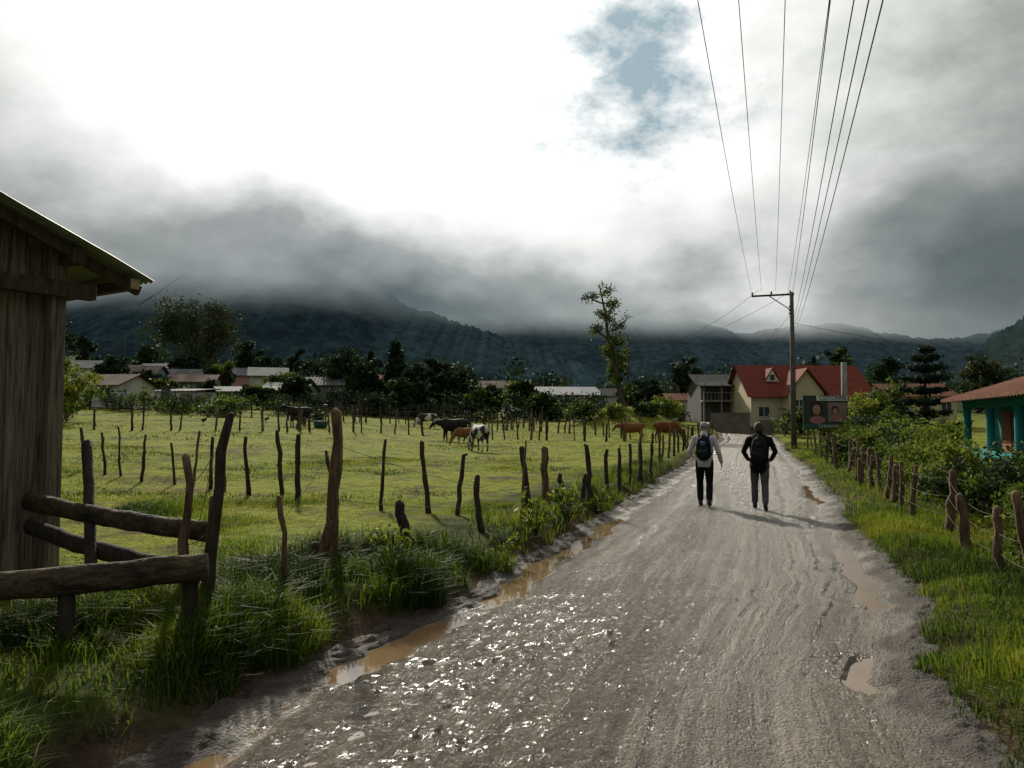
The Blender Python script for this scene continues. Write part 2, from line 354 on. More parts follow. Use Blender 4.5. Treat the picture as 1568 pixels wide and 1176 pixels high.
# ------------------------------------------------------------------ fences
def post(mb, x, y, h, r, lean=(0, 0), m=0, bend=0.):
    z = Hs(x, y) - .08; k = 7; t = np.linspace(0, 1, k)
    P = np.stack([x + lean[0] * t + bend * np.sin(t * math.pi) + rng.normal(0, r * .22, k), y + lean[1] * t + rng.normal(0, r * .2, k), z + (h + .08) * t], 1)
    R = r * (1.08 - .3 * t) * rng.uniform(.85, 1.13, k); R = np.stack([R, R * rng.uniform(.7, .99)], 1)
    P2 = np.concatenate([P, [P[-1] + [rng.normal(0, r * .5), 0, r * .5]]]); R2 = np.concatenate([R, [R[-1] * .55]]); mb.tube(P2, R2, m, 9, side=(math.cos(x * 9), math.sin(x * 9), 0))
    return P[-1], P[3]
def run_wires(mb, pts, fracs, r, m=2):
    for f in fracs:
        Q = []
        for (b, h) in pts: Q.append(np.array(b) + np.array([0, 0, h * f]))
        for a, c in zip(Q[:-1], Q[1:]):
            t = np.linspace(0, 1, 5)[:, None]; seg = a * (1 - t) + c * t; seg[:, 2] -= .04 * np.sin(t[:, 0] * math.pi)
            mb.tube(seg, r, m, 4)
FM = [M_post, M_postd, M_bwire]
fb = MB()
near = [(-2.62, 5.95, 1.27, .05, (.03, 0), 0, 0), (-2.36, 5.85, 1.6, .045, (.14, 0), 1, -.05), (-2.5, 5.95, .95, .035, (.12, 0), 0, 0), (-2.04, 6.7, .87, .03, (-.05, 0), 0, .02), (-1.89, 7.85, 1.66, .08, (.03, 0), 0, 0), (-2.06, 7.66, .52, .055, (.16, .1), 0, 0), (-2.16, 7.6, .3, .07, (.12, .1), 1, 0),
        (-1.2, 8.6, .62, .085, (-.08, 0), 1, 0), (-.43, 10.5, .78, .055, (-.08, 0), 1, 0), (.25, 12.6, .42, .06, (0, 0), 1, 0), (.66, 13.6, 1.0, .075, (-.1, 0), 0, 0), (.95, 14.0, .5, .06, (-.03, 0), 1, 0), (1.35, 14.4, .5, .05, (.06, 0), 1, 0), (1.55, 14.7, 1.05, .065, (-.06, 0), 1, 0),
        (2.05, 16.1, .95, .05, (0, 0), 1, 0), (2.5, 17.3, .95, .05, (0, 0), 1, 0), (3.0, 18.8, 1.0, .05, (0, 0), 1, 0), (3.45, 19.9, 1.05, .055, (0, 0), 1, 0), (4.0, 21.3, 1.0, .05, (0, 0), 1, 0)]
y = 22.8
while y < 60:
    near.append((float(road_cx(y)) - 3.0 + rng.normal(0, .08), y, rng.uniform(.95, 1.25), .055, (rng.normal(0, .05), 0), int(rng.random() < .7), 0)); y += rng.uniform(1.3, 1.9)
wp = []
for (x, y, h, r, ln, m_, bd) in near:
    post(fb, x, y, h, r, ln, m_, bd)
    if h > .75: wp.append(((x, y, Hs(x, y)), h))
run_wires(fb, wp, (.45, .8), .003)
fb.obj('wooden_fence', FM, True)
def fence(name, poly, sp, h, r, wires=True, mm=1, wr=.004, fr=(.4, .75)):
    fb = MB(); poly = np.array(poly, float); seg = np.hypot(*np.diff(poly, axis=0).T); cum = np.concatenate([[0], np.cumsum(seg)]); s = 0; wp = []
    while s < cum[-1]:
        x = float(np.interp(s, cum, poly[:, 0])) + rng.normal(0, .12); y = float(np.interp(s, cum, poly[:, 1])) + rng.normal(0, .12)
        hh = h * rng.uniform(.7, 1.2); post(fb, x, y, hh, r * rng.uniform(.7, 1.3), (rng.normal(0, .09), rng.normal(0, .06)), mm if rng.random() < .7 else 0)
        wp.append(((x, y, Hs(x, y)), min(hh, h))); s += sp * rng.uniform(.5, 1.5)
    if wires: run_wires(fb, wp, fr, wr)
    return fb.obj(name, FM, True)
fence('wooden_fence', [(-14.5, 22), (-12.0, 19.8), (-8.4, 17.6), (-5.6, 15.6), (-3.9, 14.2), (-2.0, 12.8), (-.1, 12.1), (.66, 13.6)], .95, 1.1, .045, wr=.003)
fence('wooden_fence', [(-34, 41), (-24, 38), (-20, 39), (-13, 45), (-8, 50), (-3, 49), (3, 47), (8, 46)], 1.25, 1.5, .065, wr=.008)
fence('wooden_fence', [(-42, 52), (-30, 57), (-18, 62), (-8, 66), (2, 62), (6, 55), (8.5, 48)], 1.0, 1.45, .07, wr=.01)
fence('wooden_fence', [(-48, 66), (-33, 74), (-18, 76), (-4, 74)], 1.0, 1.5, .08, wr=.012)
fence('wooden_fence', [(-13, 45), (-15, 53), (-18, 62)], 1.1, 1.4, .07, wr=.008)
fence('wooden_fence', [(-4, 49.5), (-2, 56), (0, 63), (3, 72)], 1.2, 1.4, .07, wr=.008)
fence('wooden_fence', [(-26, 39), (-29, 48), (-33, 57)], 1.2, 1.4, .06, wr=.008)
rp = [(float(road_cx(y)) + (2.25 + .95) / .945, y) for y in (4.2, 6.4, 7.9, 10, 13, 17, 22, 28, 36)]
fence('wooden_fence', rp, 1.3, .95, .06, mm=0, wr=.004, fr=(.3, .6, .9))

# ------------------------------------------------------------------ vegetation
def tree(name, x, y, h, w, kind='round', mats=None, nleaf=2600, leaf=.22, lean=(0, 0), base=None, trunk=None, dens=1., flowers=0):
    mats = mats or [M_bark, M_leafB, M_leafA]
    mb = MB(); z0 = (Hs(x, y) if base is None else base) - .1; r0 = trunk or h * .022 + .04
    k = 9; t = np.linspace(0, 1, k)
    TP = np.stack([x + lean[0] * t + np.cumsum(rng.normal(0, h * .008, k)), y + lean[1] * t + np.cumsum(rng.normal(0, h * .008, k)), z0 + h * (.93 if kind not in ('cone', 'araucaria') else .99) * t], 1)
    mb.tube(TP, r0 * (1 - .85 * t), 0, 8)
    at_ = lambda f: np.array([np.interp(f, t, TP[:, q]) for q in range(3)])
    cl = []
    if kind == 'cone' or kind == 'araucaria':
        nw = 9 if kind == 'araucaria' else 16
        for q in range(nw):
            f = (.22 if kind == 'araucaria' else .12) + (.98 - .2) * (q / (nw - 1)) ** .9; f = min(f, .985)
            rad = w / 2 * (1.02 - f) ** (.6 if kind == 'araucaria' else .8) * rng.uniform(.8, 1.15); c = at_(f); nb = 8
            for b in range(nb):
                a = b * 2 * math.pi / nb + q * .7 + rng.normal(0, .15); dd = np.array([math.cos(a), math.sin(a), 0]); L_ = rad * rng.uniform(.75, 1.15)
                up = .18 if kind == 'araucaria' else -.22
                e = c + dd * L_ + np.array([0, 0, up * L_]); mid = (c + e) / 2 + np.array([0, 0, -.08 * L_])
                mb.tube([c, mid, e], [r0 * .22, r0 * .15, r0 * .06], 0, 4)
                for f2 in ((.3, .5, .7, .85, 1.) if kind == 'araucaria' else (.45, .75, 1.)): cl.append((c + (e - c) * f2 - [0, 0, .03], .07 if kind == 'araucaria' else L_ * .2 + .06))
    else:
        nl = 11 if kind != 'open' else 15; f0 = {'round': .25, 'open': .28, 'column': .2, 'sparse': .3, 'bush': .05}[kind]
        for q in range(nl):
            f = f0 + (.95 - f0) * (q + rng.random() * .6) / nl; c = at_(f); a = q * 2.4 + rng.normal(0, .4)
            s_ = (f - f0) / (1 - f0); prof = math.sqrt(max(.05, 1 - (s_ * 1.9 - .85) ** 2)) if kind != 'column' else .8
            if kind in ('bush',): prof = math.sqrt(max(.1, 1 - s_ ** 2))
            L_ = w / 2 * prof * rng.uniform(.75, 1.2); up = rng.uniform(.15, .6) * L_ + (.1 * h * (1 - s_) if kind != 'bush' else 0)
            e = c + np.array([math.cos(a) * L_, math.sin(a) * L_, up]); mid = c * .5 + e * .5 + np.array([0, 0, -.12 * L_]) + rng.normal(0, .04 * L_, 3)
            mb.tube([c, mid, e], [r0 * .42 * (1 - .5 * s_), r0 * .26, r0 * .08], 0, 5)
            for b in range(5 if kind in ('round', 'bush', 'column') else 7):
                f2 = rng.uniform(.35, 1.05); s0 = c + (e - c) * f2; off = rng.normal(0, 1, 3) * np.array([1, 1, .75]); off /= np.linalg.norm(off)
                L2 = w * rng.uniform(.08, .2); e2 = s0 + off * L2; mb.tube([s0, (s0 + e2) / 2 + rng.normal(0, .03 * L2, 3), e2], [r0 * .12, r0 * .08, r0 * .03], 0, 4)
                cl.append((e2, w * rng.uniform(.05, .10)))
    W = np.array([c[1] for c in cl]) * rng.uniform(.3, 1.5, len(cl)); W /= W.sum()
    for (c, r), wt in zip(cl, W):
        n = int(nleaf * dens * wt) + 2; C = c + rng.normal(0, 1, (n, 3)) * r * np.array([1, 1, .7]); mi = 1 if rng.random() < .6 else 2
        mb.leaves(C, leaf, mi)
        if flowers and rng.random() < .5: mb.leaves(c + rng.normal(0, 1, (flowers, 3)) * r * 1.2 + [0, 0, r * .5], leaf * .7, 3)
    return mb.obj(name, mats + ([M_flow] if flowers else []))

def TB(b, y, e, w, **kw):
    x = b * y; z = Hs(x, y); return dict(x=x, y=y, h=EYE + e * y - z, w=w * y, **kw)
DK = [M_bark, M_leafB, M_leafD]; PN = [M_bark, M_leafD, M_leafB]; MX = [M_bark, M_leafB, M_leafA]; OL = [M_bark, M_leafO, M_leafB]
tree('tree', **TB(-.428, 105, .157, .105, kind='open', mats=OL, nleaf=12500, leaf=.17, dens=1))
for (b, y, e, w, k, mt) in [(-.615, 140, .14, .035, 'round', DK), (-.578, 130, .118, .03, 'round', DK), (-.50, 120, .10, .03, 'round', DK), (-.362, 112, .108, .035, 'round', DK), (-.295, 115, .093, .028, 'round', DK),
        (-.54, 84, .08, .04, 'round', DK), (-.395, 90, .075, .03, 'round', MX), (-.49, 76, .06, .035, 'round', DK), (-.31, 90, .06, .035, 'round', MX), (-.64, 75, .09, .04, 'round', DK),
        (-.475, 72, .05, .035, 'round', MX), (-.415, 74, .045, .03, 'round', DK), (-.345, 76, .04, .035, 'round', MX), (-.29, 78, .05, .04, 'round', DK), (-.52, 68, .04, .03, 'round', MX), (-.445, 96, .085, .035, 'round', DK), (-.33, 108, .085, .03, 'round', DK),
        (-.255, 98, .075, .05, 'round', DK), (-.232, 92, .088, .06, 'round', DK), (-.198, 88, .082, .05, 'round', DK), (-.127, 84, .075, .04, 'round', DK), (-.098, 86, .085, .032, 'round', DK), (-.072, 84, .068, .04, 'round', DK), (-.145, 80, .05, .04, 'round', MX),
        (-.035, 80, .04, .045, 'round', MX), (.012, 86, .05, .035, 'round', MX), (.045, 80, .03, .045, 'bush', MX), (.16, 92, .04, .03, 'round', DK), (.184, 88, .052, .034, 'round', DK), (.239, 98, .087, .042, 'round', DK), (.438, 96, .102, .034, 'round', MX), (.51, 92, .087, .045, 'round', DK), (.645, 80, .082, .06, 'round', OL)]:
    tree('tree', **TB(b, y, e, w, kind=k, mats=mt, nleaf=3200, leaf=.21))
tree('pine_tree', **TB(-.158, 88, .115, .05, kind='cone', mats=PN, nleaf=4800, leaf=.22))
tree('pine_tree', **TB(-.192, 95, .10, .03, kind='cone', mats=PN, nleaf=2000, leaf=.22))
tree('cypress_tree', **TB(.408, 96, .093, .016, kind='cone', mats=PN, nleaf=1500, leaf=.2))
tree('araucaria_tree', 16.3, 29.2, 4.9, 3.1, 'araucaria', PN, 16000, .06, trunk=.11)
tree('tall_leaning_tree', 10.2, 67, 12.2, 3.4, 'sparse', [M_bark, M_leafO, M_leafA], 3000, .105, lean=(-2.2, 0), trunk=.30)
tree('tall_leaning_tree', 10.3, 67.5, 6.5, 2.2, 'column', [M_bark, M_leafA, M_leafB], 1800, .13, lean=(-1.2, 0), trunk=.16)
BU = [M_bark, M_leafB, M_leafA]; BY = [M_bark, M_leafA, M_leafC]
for (x, y, h, w, mt, nl, lf, fl_) in [(-26.5, 44, 3.6, 3.4, BY, 2600, .12, 0), (-29.5, 47, 2.6, 3.0, BU, 2000, .14, 0), (17.9, 36.5, 3.2, 2.6, BY, 5200, .08, 0), (19.6, 38.5, 3.8, 2.6, BU, 4600, .09, 0), (15.6, 32.3, 1.9, 2.0, BU, 3500, .07, 0),
        (14.2, 28.6, 1.8, 2.6, BU, 4600, .06, 0), (13.2, 25.5, 1.75, 2.3, BY, 4400, .055, 3), (12.0, 22.5, 1.65, 2.1, BU, 4400, .055, 0), (11.3, 20.3, 1.65, 1.9, BU, 4600, .05, 3), (10.6, 18.6, 1.65, 1.8, BY, 4800, .045, 4), (9.6, 16.9, 1.35, 1.8, BY, 4600, .045, 4), (8.9, 15.0, 1.15, 1.6, BY, 4800, .042, 4), (10.3, 15.4, 1.1, 1.7, BU, 4600, .045, 0), (8.0, 12.6, .95, 1.4, BU, 4600, .04, 2), (9.2, 13.2, .85, 1.5, BU, 4600, .04, 0), (7.4, 10.6, .8, 1.1, BY, 4600, .035, 2), (8.2, 11.2, .8, 1.3, BU, 4600, .04, 0), (6.7, 8.9, .7, 1.1, BU, 4500, .033, 0), (6.1, 7.9, .62, .9, BU, 4000, .03, 0), (12.6, 27.5, 1.2, 2.0, BU, 2600, .06, 0),
        (24, 62, 2.2, 4, BU, 2200, .14, 0), (28, 62, 2.0, 4, BY, 2200, .14, 0), (20, 45, 2.0, 3, BY, 2600, .11, 0), (23, 50, 2.6, 4, BU, 2600, .12, 0), (6.5, 66, 1.5, 3, BU, 1600, .13, 0), (13.8, 68, 1.3, 3, BY, 1600, .13, 0), (8.8, 64.5, 1.0, 2.4, BY, 1600, .11, 0), (12.0, 65, .9, 2.2, BU, 1600, .11, 0), (16, 78, 2.2, 4, BU, 1600, .16, 0)]:
    tree('shrub', x, y, h, w, 'bush', mt, nl, lf, trunk=.03 + h * .01, flowers=fl_)
def mass(name, pts, mats, leaf, n):
    mb = MB()
    for (x, y, r, h) in pts:
        z = Hs(x, y); nb = int(rng.integers(6, 11))
        mb.tube([[x, y, z - .2], [x, y, z + h * .6]], [.04 * h, .02 * h], 0, 5)
        for q in range(nb):
            f = rng.uniform(.15, .95); c = np.array([x, y, z]) + np.array([rng.normal(0, r * .42 * (1.15 - f)), rng.normal(0, r * .4), h * f])
            mb.leaves(c + rng.normal(0, 1, (n // nb, 3)) * np.array([r * .3, r * .3, h * .11]), leaf, 1 if rng.random() < .65 else 2)
    return mb.obj(name, mats)
pts = []
for k in range(80):
    b = rng.uniform(-.5, .14); y = rng.uniform(74, 92); 
    if -.62 < b < -.30 : continue
    pts.append((b * y, y, rng.uniform(1.2, 2.4), rng.uniform(1.2, 3.0)))
mass('hedge', pts, DK, .17, 330)
pts = [(b * y, y, rng.uniform(.9, 1.8), rng.uniform(.7, 1.7)) for b, y in zip(rng.uniform(-.7, -.26, 60), rng.uniform(56, 78, 60))]
mass('garden_bushes', pts, MX, .13, 280)
pts = []
for k in range(360):
    b = rng.uniform(-.9, .9); y = rng.uniform(118, 330)
    if .15 < b < .3 and y < 150: continue
    pts.append((b * y, y, rng.uniform(3, 5), rng.uniform(4.5, 9)))
mass('distant_trees', pts, DK, .42, 280)
for (x, y, s) in [(-1.25, 7.7, .42), (.35, 10.9, .5), (.9, 12.2, .55), (-.1, 9.6, .35), (7.2, 10.0, .6), (6.9, 9.4, .4), (1.6, 14.1, .4)]:
    mb = MB(); z = Hs(x, y)
    for q in range(16):
        a = rng.uniform(0, 6.28); e = np.array([x + math.cos(a) * s * .4, y + math.sin(a) * s * .4, z + s * rng.uniform(.3, 1)]); mb.tube([[x, y, z - .03], (np.array([x, y, z]) + e) / 2 + [0, 0, s * .12], e], .006, 0, 4)
        mb.leaves(e + rng.normal(0, s * .08, (7, 3)), s * .11, 1 if q % 2 else 2, asp=.45)
    mb.obj('weed_plant', [M_leafB, M_leafA, M_leafC])

# ------------------------------------------------------------------ hut
Apt = np.array([-4.76, 7.6]); d1 = np.array([-.845, .535]); d2 = np.array([.535, .845])
def hp(e, f, z): q = Apt + d2 * e - d1 * f; return np.array([q[0], q[1], z])
rz = lambda e: 3.65 - .4 * e
hut = empty('wooden_hut', (-4.76, 7.6, 0))
wb = MB(); s = 0.
while s < 4.2:
    w = rng.uniform(.17, .26); zt = rz(-s) - .02; off = rng.normal(0, .012)
    P0 = hp(-s - w / 2, off, .2); zc = (.16 + zt) / 2
    wb.box([P0[0], P0[1], zc], (w - .014, .03, zt - .16), 0, rz=math.atan2(d2[1], d2[0])); s += w
s = 0.1
while s < 3.4:
    w = .22; P0 = hp(-.03, -s - w / 2, 0); wb.box([P0[0], P0[1], 1.75], (w - .014, .03, 3.2), 0, rz=math.atan2(d1[1], d1[0])); s += w
wb.obj('plank_walls', [M_plank], parent=hut)
wb = MB()
P0 = hp(0.0, .06, 0); wb.box([P0[0], P0[1], 1.85], (.15, .15, 3.5), 1, rz=math.atan2(d2[1], d2[0]) + .03)
P0 = hp(-1.15, .07, 0); wb.box([P0[0], P0[1], 1.95], (.14, .12, 3.7), 1, rz=math.atan2(d2[1], d2[0]))
wb.beam(hp(-3.2, .16, 3.17), hp(.33, .16, 3.17), .12, .16)
wb.beam(hp(-3.2, .30, rz(-3.2) - .11), hp(.75, .30, rz(.75) - .11), .07, .10)
wb.beam(hp(.62, .44, rz(.62) - .115), hp(.62, -3.2, rz(.62) - .115), .10, .11)
wb.beam(hp(.05, .40, rz(.05) - .135), hp(.05, -3.2, rz(.05) - .135), .12, .15)
wb.beam(hp(-1.1, .40, rz(-1.1) - .135), hp(-1.1, -3.2, rz(-1.1) - .135), .12, .15)
wb.obj('posts_and_beams', [mat('dark_beam_wood', (.10, .07, .045), (.03, .022, .016), 6, .85, .8, (3, 3, .5)), M_plank], parent=hut)
wb = MB(); wb.beam(hp(.62, .452, rz(.62) - .115), hp(.62, .442, rz(.62) - .115), .096, .106); wb.beam(hp(.34, .16, 3.17), hp(.335, .16, 3.17), .11, .15); wb.obj('beam_ends', [M_endg], parent=hut)
fs = np.linspace(.52, -3.3, 390); es = np.linspace(-4.2, .8, 12); V = []
for e in es:
    for f in fs: q = hp(e, f, rz(e) + .016 * math.sin(f * 2 * math.pi / .095) + .01 * math.sin(e * 3 + f)); V.append(q)
n = len(fs); i = np.arange(len(es) - 1)[:, None] * n; j = np.arange(n - 1)[None]
wb = MB(); wb.add(V, np.stack([i + j, i + j + 1, i + n + j + 1, i + n + j], -1).reshape(-1, 4)); wb.obj('corrugated_roof', [M_roofm], True, parent=hut)
lb = MB()
def log(p0, p1, r, m=0, k=16, sag=.03):
    t = np.linspace(0, 1, k)[:, None]; P = np.array(p0) * (1 - t) + np.array(p1) * t + rng.normal(0, r * .05, (k, 3)); P[:, 2] -= sag * np.sin(t[:, 0] * math.pi)
    R = r * rng.uniform(.93, 1.06, k); lb.tube(P, np.stack([R * .75, R * 1.15], 1), m, 14, side=(0, 1, 0))
log((-4.6, 4.75, .70), (-2.12, 5.2, .82), .085)
log((-4.75, 7.3, 1.04), (-2.45, 6.05, .93), .075)
log((-4.7, 7.25, .80), (-2.95, 6.25, .62), .07, 1)
log((-4.3, 7.5, 1.6), (-3.6, 6.4, .5), .05, 1)
log((-3.0, 5.12, .05), (-3.02, 5.06, .70), .05, 1)
log((-2.3, 5.32, .05), (-2.25, 5.24, .78), .05, 1)
log((-2.35, 5.3, .15), (-2.9, 5.7, .35), .07, 0)
lb.obj('log_corral_rails', [M_log, M_postd], True)
sb = MB()
for (x, y, r) in [(-2.5, 5.45, .13), (-2.3, 5.25, .10), (-2.85, 5.3, .11)]:
    z = Hs(x, y) - .0; sb.tube([[x - r * 1.1, y, z - .02], [x - r * .5, y, z + .04], [x + r * .3, y + .03, z + .01], [x + r * 1.2, y, z - .02]], [(r * .4, r * .3), (r * .8, r * .6), (r * .75, r * .5), (r * .3, r * .2)], 0, 7, side=(0, 1, 0))
sb.obj('foundation_stones', [mat('pale_stone', (.24, .21, .17), (.12, .10, .08), 9, .7, .5)], False)

# ------------------------------------------------------------------ houses
def house(name, x, y, w, dpt, hw_, hr, rot, wall, roof, z=None, wins=3, door=True, over=.35, axisx=True, mono=False, win_rows=1):
    z0 = (Hs(x, y) - .25) if z is None else z
    e = empty(name, (x, y, z0)); c, s_ = math.cos(rot), math.sin(rot)
    def Wp(a, b, h): return np.array([x + a * c - b * s_, y + a * s_ + b * c, z0 + h])
    mb = MB(); mb.box(Wp(0, 0, hw_ / 2), (w, dpt, hw_), 0, rz=rot)
    if not mono:
        V = [Wp(-w / 2, -dpt / 2, hw_), Wp(-w / 2, dpt / 2, hw_), Wp(-w / 2, 0, hw_ + hr), Wp(w / 2, -dpt / 2, hw_), Wp(w / 2, dpt / 2, hw_), Wp(w / 2, 0, hw_ + hr)]
        mb.add(V, [[0, 2, 1]]); mb.add(V, [[3, 4, 5]])
    mb.obj('walls', [wall], parent=e)
    mb = MB(); n = max(int(w / .12), 20) if w < 18 else 100; a = np.linspace(-w / 2 - over, w / 2 + over, n)
    zz = .025 * np.sin(np.arange(n) * math.pi / 1.5)
    k = hr / (dpt / 2)
    rows = [(-dpt / 2 - over, hw_ - over * k + .06), (0, hw_ + hr + .06), (dpt / 2 + over, hw_ - over * k + .06)] if not mono else [(-dpt / 2 - over, hw_ + .06), (dpt / 2 + over, hw_ + hr + .06)]
    V = [Wp(aa, b, h + q) for (b, h) in rows for aa, q in zip(a, zz)] 
    V += [v - np.array([0, 0, .08]) for v in V]; R_ = len(rows)
    for r in range(R_ - 1):
        jj = np.arange(n - 1); f = np.stack([r * n + jj, r * n + jj + 1, (r + 1) * n + jj + 1, (r + 1) * n + jj], 1)
        mb.add(V, f) if r == 0 else mb.L.append((f + mb.n - len(V)).ravel()) or mb.C.append(np.full(len(f), 4)) or mb.M.append(np.zeros(len(f), int))
        f2 = (f + R_ * n)[:, ::-1] + mb.n - len(V); mb.L.append(f2.ravel()); mb.C.append(np.full(len(f2), 4)); mb.M.append(np.zeros(len(f2), int))
    for r in (0, R_ - 1):
        jj = np.arange(n - 1); f = np.stack([r * n + jj, r * n + jj + 1, R_ * n + r * n + jj + 1, R_ * n + r * n + jj], 1) + mb.n - len(V); mb.L.append(f.ravel()); mb.C.append(np.full(len(f), 4)); mb.M.append(np.zeros(len(f), int))
    mb.obj('roof', [roof], parent=e)
    mw = MB(); mf = MB(); sill = .95
    for row in range(win_rows):
        for q in range(wins):
            a_ = -w / 2 + w * (q + .5 + rng.uniform(-.15, .15)) / wins
            if door and row == 0 and q == wins // 2:
                mw.box(Wp(a_, -dpt / 2 - .01, 1.0), (.9, .06, 2.0), 0, rz=rot); continue
            hh = sill + .5 + row * 2.6
            if hh + .5 > hw_: hh = hw_ - .7
            mw.box(Wp(a_, -dpt / 2 - .01, hh), (1.0, .05, .9), 0, rz=rot)
            for dx in (-.54, .54, 0): mf.box(Wp(a_ + dx, -dpt / 2 - .04, hh), (.05, .06, 1.0), 0, rz=rot)
            for dz in (-.48, .48): mf.box(Wp(a_, -dpt / 2 - .045, hh + dz), (1.0, .05, .05), 0, rz=rot)
    if wins: mw.obj('windows_and_door', [M_glass], parent=e); 
    if mf.n: mf.obj('window_frames', [M_white], parent=e)
    return e
W_wh = mat('wall_whitewash', (.60, .60, .58), (.36, .36, .35), .8, .85); W_gr = mat('wall_grey_block', (.26, .255, .25), (.15, .145, .14), 1.5, .9)
W_cr = mat('wall_cream', (.52, .46, .32), (.42, .36, .24), .7, .8); W_br = mat('wall_adobe', (.20, .13, .08), (.12, .08, .05), 1.2, .9)
W_bl = mat('wall_pale_blue', (.26, .38, .44), (.18, .27, .32), 1.2, .85); W_pk = mat('wall_pink', (.45, .25, .22), (.33, .18, .16), 1.2, .85)
R_ru = mat('roof_rust', (.13, .075, .05), (.05, .040, .036), .6, .85, spec=.1); R_gy = mat('roof_grey_metal', (.16, .165, .17), (.08, .08, .085), .5, .8, spec=.1)
R_red = mat('roof_red_tile', (.20, .045, .026), (.11, .028, .02), 1.5, .8, .4, (1, 4, 1), spec=.1); R_dk = mat('roof_dark_metal', (.04, .042, .045), (.025, .026, .028), 1, .85, spec=.08); R_wh = mat('roof_light_metal', (.27, .28, .29), (.17, .175, .18), .5, .8, spec=.1)
R_or = mat('roof_terracotta', (.20, .08, .046), (.08, .04, .028), 2.5, .85, .4, spec=.1)
def HB(name, b, y, w, dp, hwv, hr, rot, wall, roof, zt=None, **k):
    x = b * y; house(name, x, y, w, dp, hwv, hr, rot, wall, roof, **k)
HB('village_house', -.565, 62, 7.6, 5, 1.9, .9, -.12, W_wh, R_ru, wins=4)
HB('village_house', -.455, 70, 6.0, 4, 1.6, .35, -.1, W_wh, R_gy, wins=3, mono=True)
HB('village_house', -.36, 82, 9.0, 5, 1.8, .55, -.05, W_gr, R_gy, wins=4)
HB('village_house', -.33, 98, 4.5, 5, 3.6, 1.1, .3, W_wh, R_gy, wins=2, win_rows=1)
HB('village_house', -.455, 92, 7, 5, 2.6, 1.0, .1, W_wh, R_gy, wins=3)
HB('village_house', -.53, 100, 6, 5, 2.8, 1.0, -.2, W_wh, R_ru, wins=3)
HB('village_house', -.605, 150, 5, 6, 5.0, 1.4, 0, W_wh, R_gy, wins=2, win_rows=1)
HB('village_house', -.585, 110, 7, 5, 2.8, 1.0, .1, W_bl, R_gy, wins=3)
HB('village_house', -.27, 102, 6, 5, 3.0, 1.0, -.1, W_wh, R_gy, wins=3)
HB('village_house', -.235, 110, 6, 5, 4.0, 1.3, .2, W_br, R_or, wins=2)
HB('village_house', -.185, 105, 6, 5, 4.6, 1.3, 0, W_br, R_red, wins=3)
HB('village_house', -.40, 118, 6, 5, 3.2, 1.2, .1, W_wh, R_or, wins=3)
HB('village_house', -.29, 128, 6, 5, 4, 1.2, 0, W_wh, R_ru, wins=3)
HB('village_house', -.37, 104, 5, 4, 3.4, 1.0, .2, W_pk, R_gy, wins=2)
HB('village_house', -.475, 108, 5, 4, 3.4, 1.0, -.1, W_wh, R_wh, wins=2)
HB('village_house', -.43, 86, 5, 4, 2.4, .8, .15, W_gr, R_ru, wins=2)
HB('village_house', -.30, 86, 5, 4, 2.4, .8, -.1, W_wh, R_gy, wins=2)
HB('village_house', -.255, 90, 5, 4, 3.0, .9, .1, W_gr, R_gy, wins=2)
HB('village_house', -.505, 88, 5, 4, 2.8, .9, .1, W_bl, R_ru, wins=2)
HB('village_house', -.345, 116, 5, 4, 4.6, 1.1, .1, W_wh, R_or, wins=2)
HB('village_house', -.565, 92, 5, 4, 3.2, .9, .1, W_wh, R_gy, wins=2)
HB('village_house', -.01, 120, 8, 6, 4, 1.2, .1, W_wh, R_ru, wins=3)
HB('metal_shed', .062, 98, 9.5, 8, 2.9, 1.1, .12, W_gr, R_wh, wins=4)
HB('village_house', .13, 105, 5, 5, 2.8, 1.0, 0, W_wh, R_dk, wins=2)
HB('village_house', .215, 96, 3.5, 4, 2.8, .8, 0, W_wh, R_or, wins=2)
HB('village_house', .535, 80, 7, 6, 2.6, 1.3, 0, W_cr, R_or, wins=3, z=1.6)
rx, ry, rzb = 28.6, 74.5, 1.0
rot = .03
rh = house('red_roof_house', rx, ry, 11.6, 7, 3.2, 2.9, rot, W_cr, R_red, z=rzb, wins=5, over=.45)
def Rp(a, b, h): c, s_ = math.cos(rot), math.sin(rot); return np.array([rx + a * c - b * s_, ry + a * s_ + b * c, rzb + h])
mb = MB(); gx = -1.1; gw = 3.4; gy0 = -5.0
mb.box(Rp(gx, (gy0 - 3.4) / 2, 1.6), (gw, abs(gy0 + 3.4), 3.2), 0, rz=rot)
V = [Rp(gx - gw / 2, gy0, 3.2), Rp(gx + gw / 2, gy0, 3.2), Rp(gx, gy0, 5.35)]; mb.add(V, [[0, 1, 2]]); mb.obj('gable_walls', [W_cr], parent=rh)
mb = MB()
for sg in (-1, 1):
    a = Rp(gx, gy0 - .4, 5.55); b = Rp(gx, -1.2, 5.55); c = Rp(gx + sg * (gw / 2 + .4), gy0 - .4, 2.95); d_ = Rp(gx + sg * (gw / 2 + .4), -3.4, 2.95)
    V = np.array([a, b, d_, c]); mb.add(np.concatenate([V, V - [0, 0, .12]]), [[0, 1, 2, 3], [4, 7, 6, 5], [0, 3, 7, 4], [2, 3, 7, 6]])
V = [Rp(-4.0, -2.5, 4.5), Rp(-2.6, -2.5, 4.5), Rp(-3.3, -2.5, 5.6), Rp(-3.3, -.6, 5.6)]; mb.add(np.array(V) + [0, 0, .15], [[0, 3, 2]]); mb.add(np.array(V) + [0, 0, .15], [[1, 2, 3]]); mb.obj('gable_roofs', [R_red], parent=rh)
mb = MB(); mb.add([Rp(-3.95, -2.45, 4.4), Rp(-2.65, -2.45, 4.4), Rp(-3.3, -2.45, 5.55)], [[0, 1, 2]])
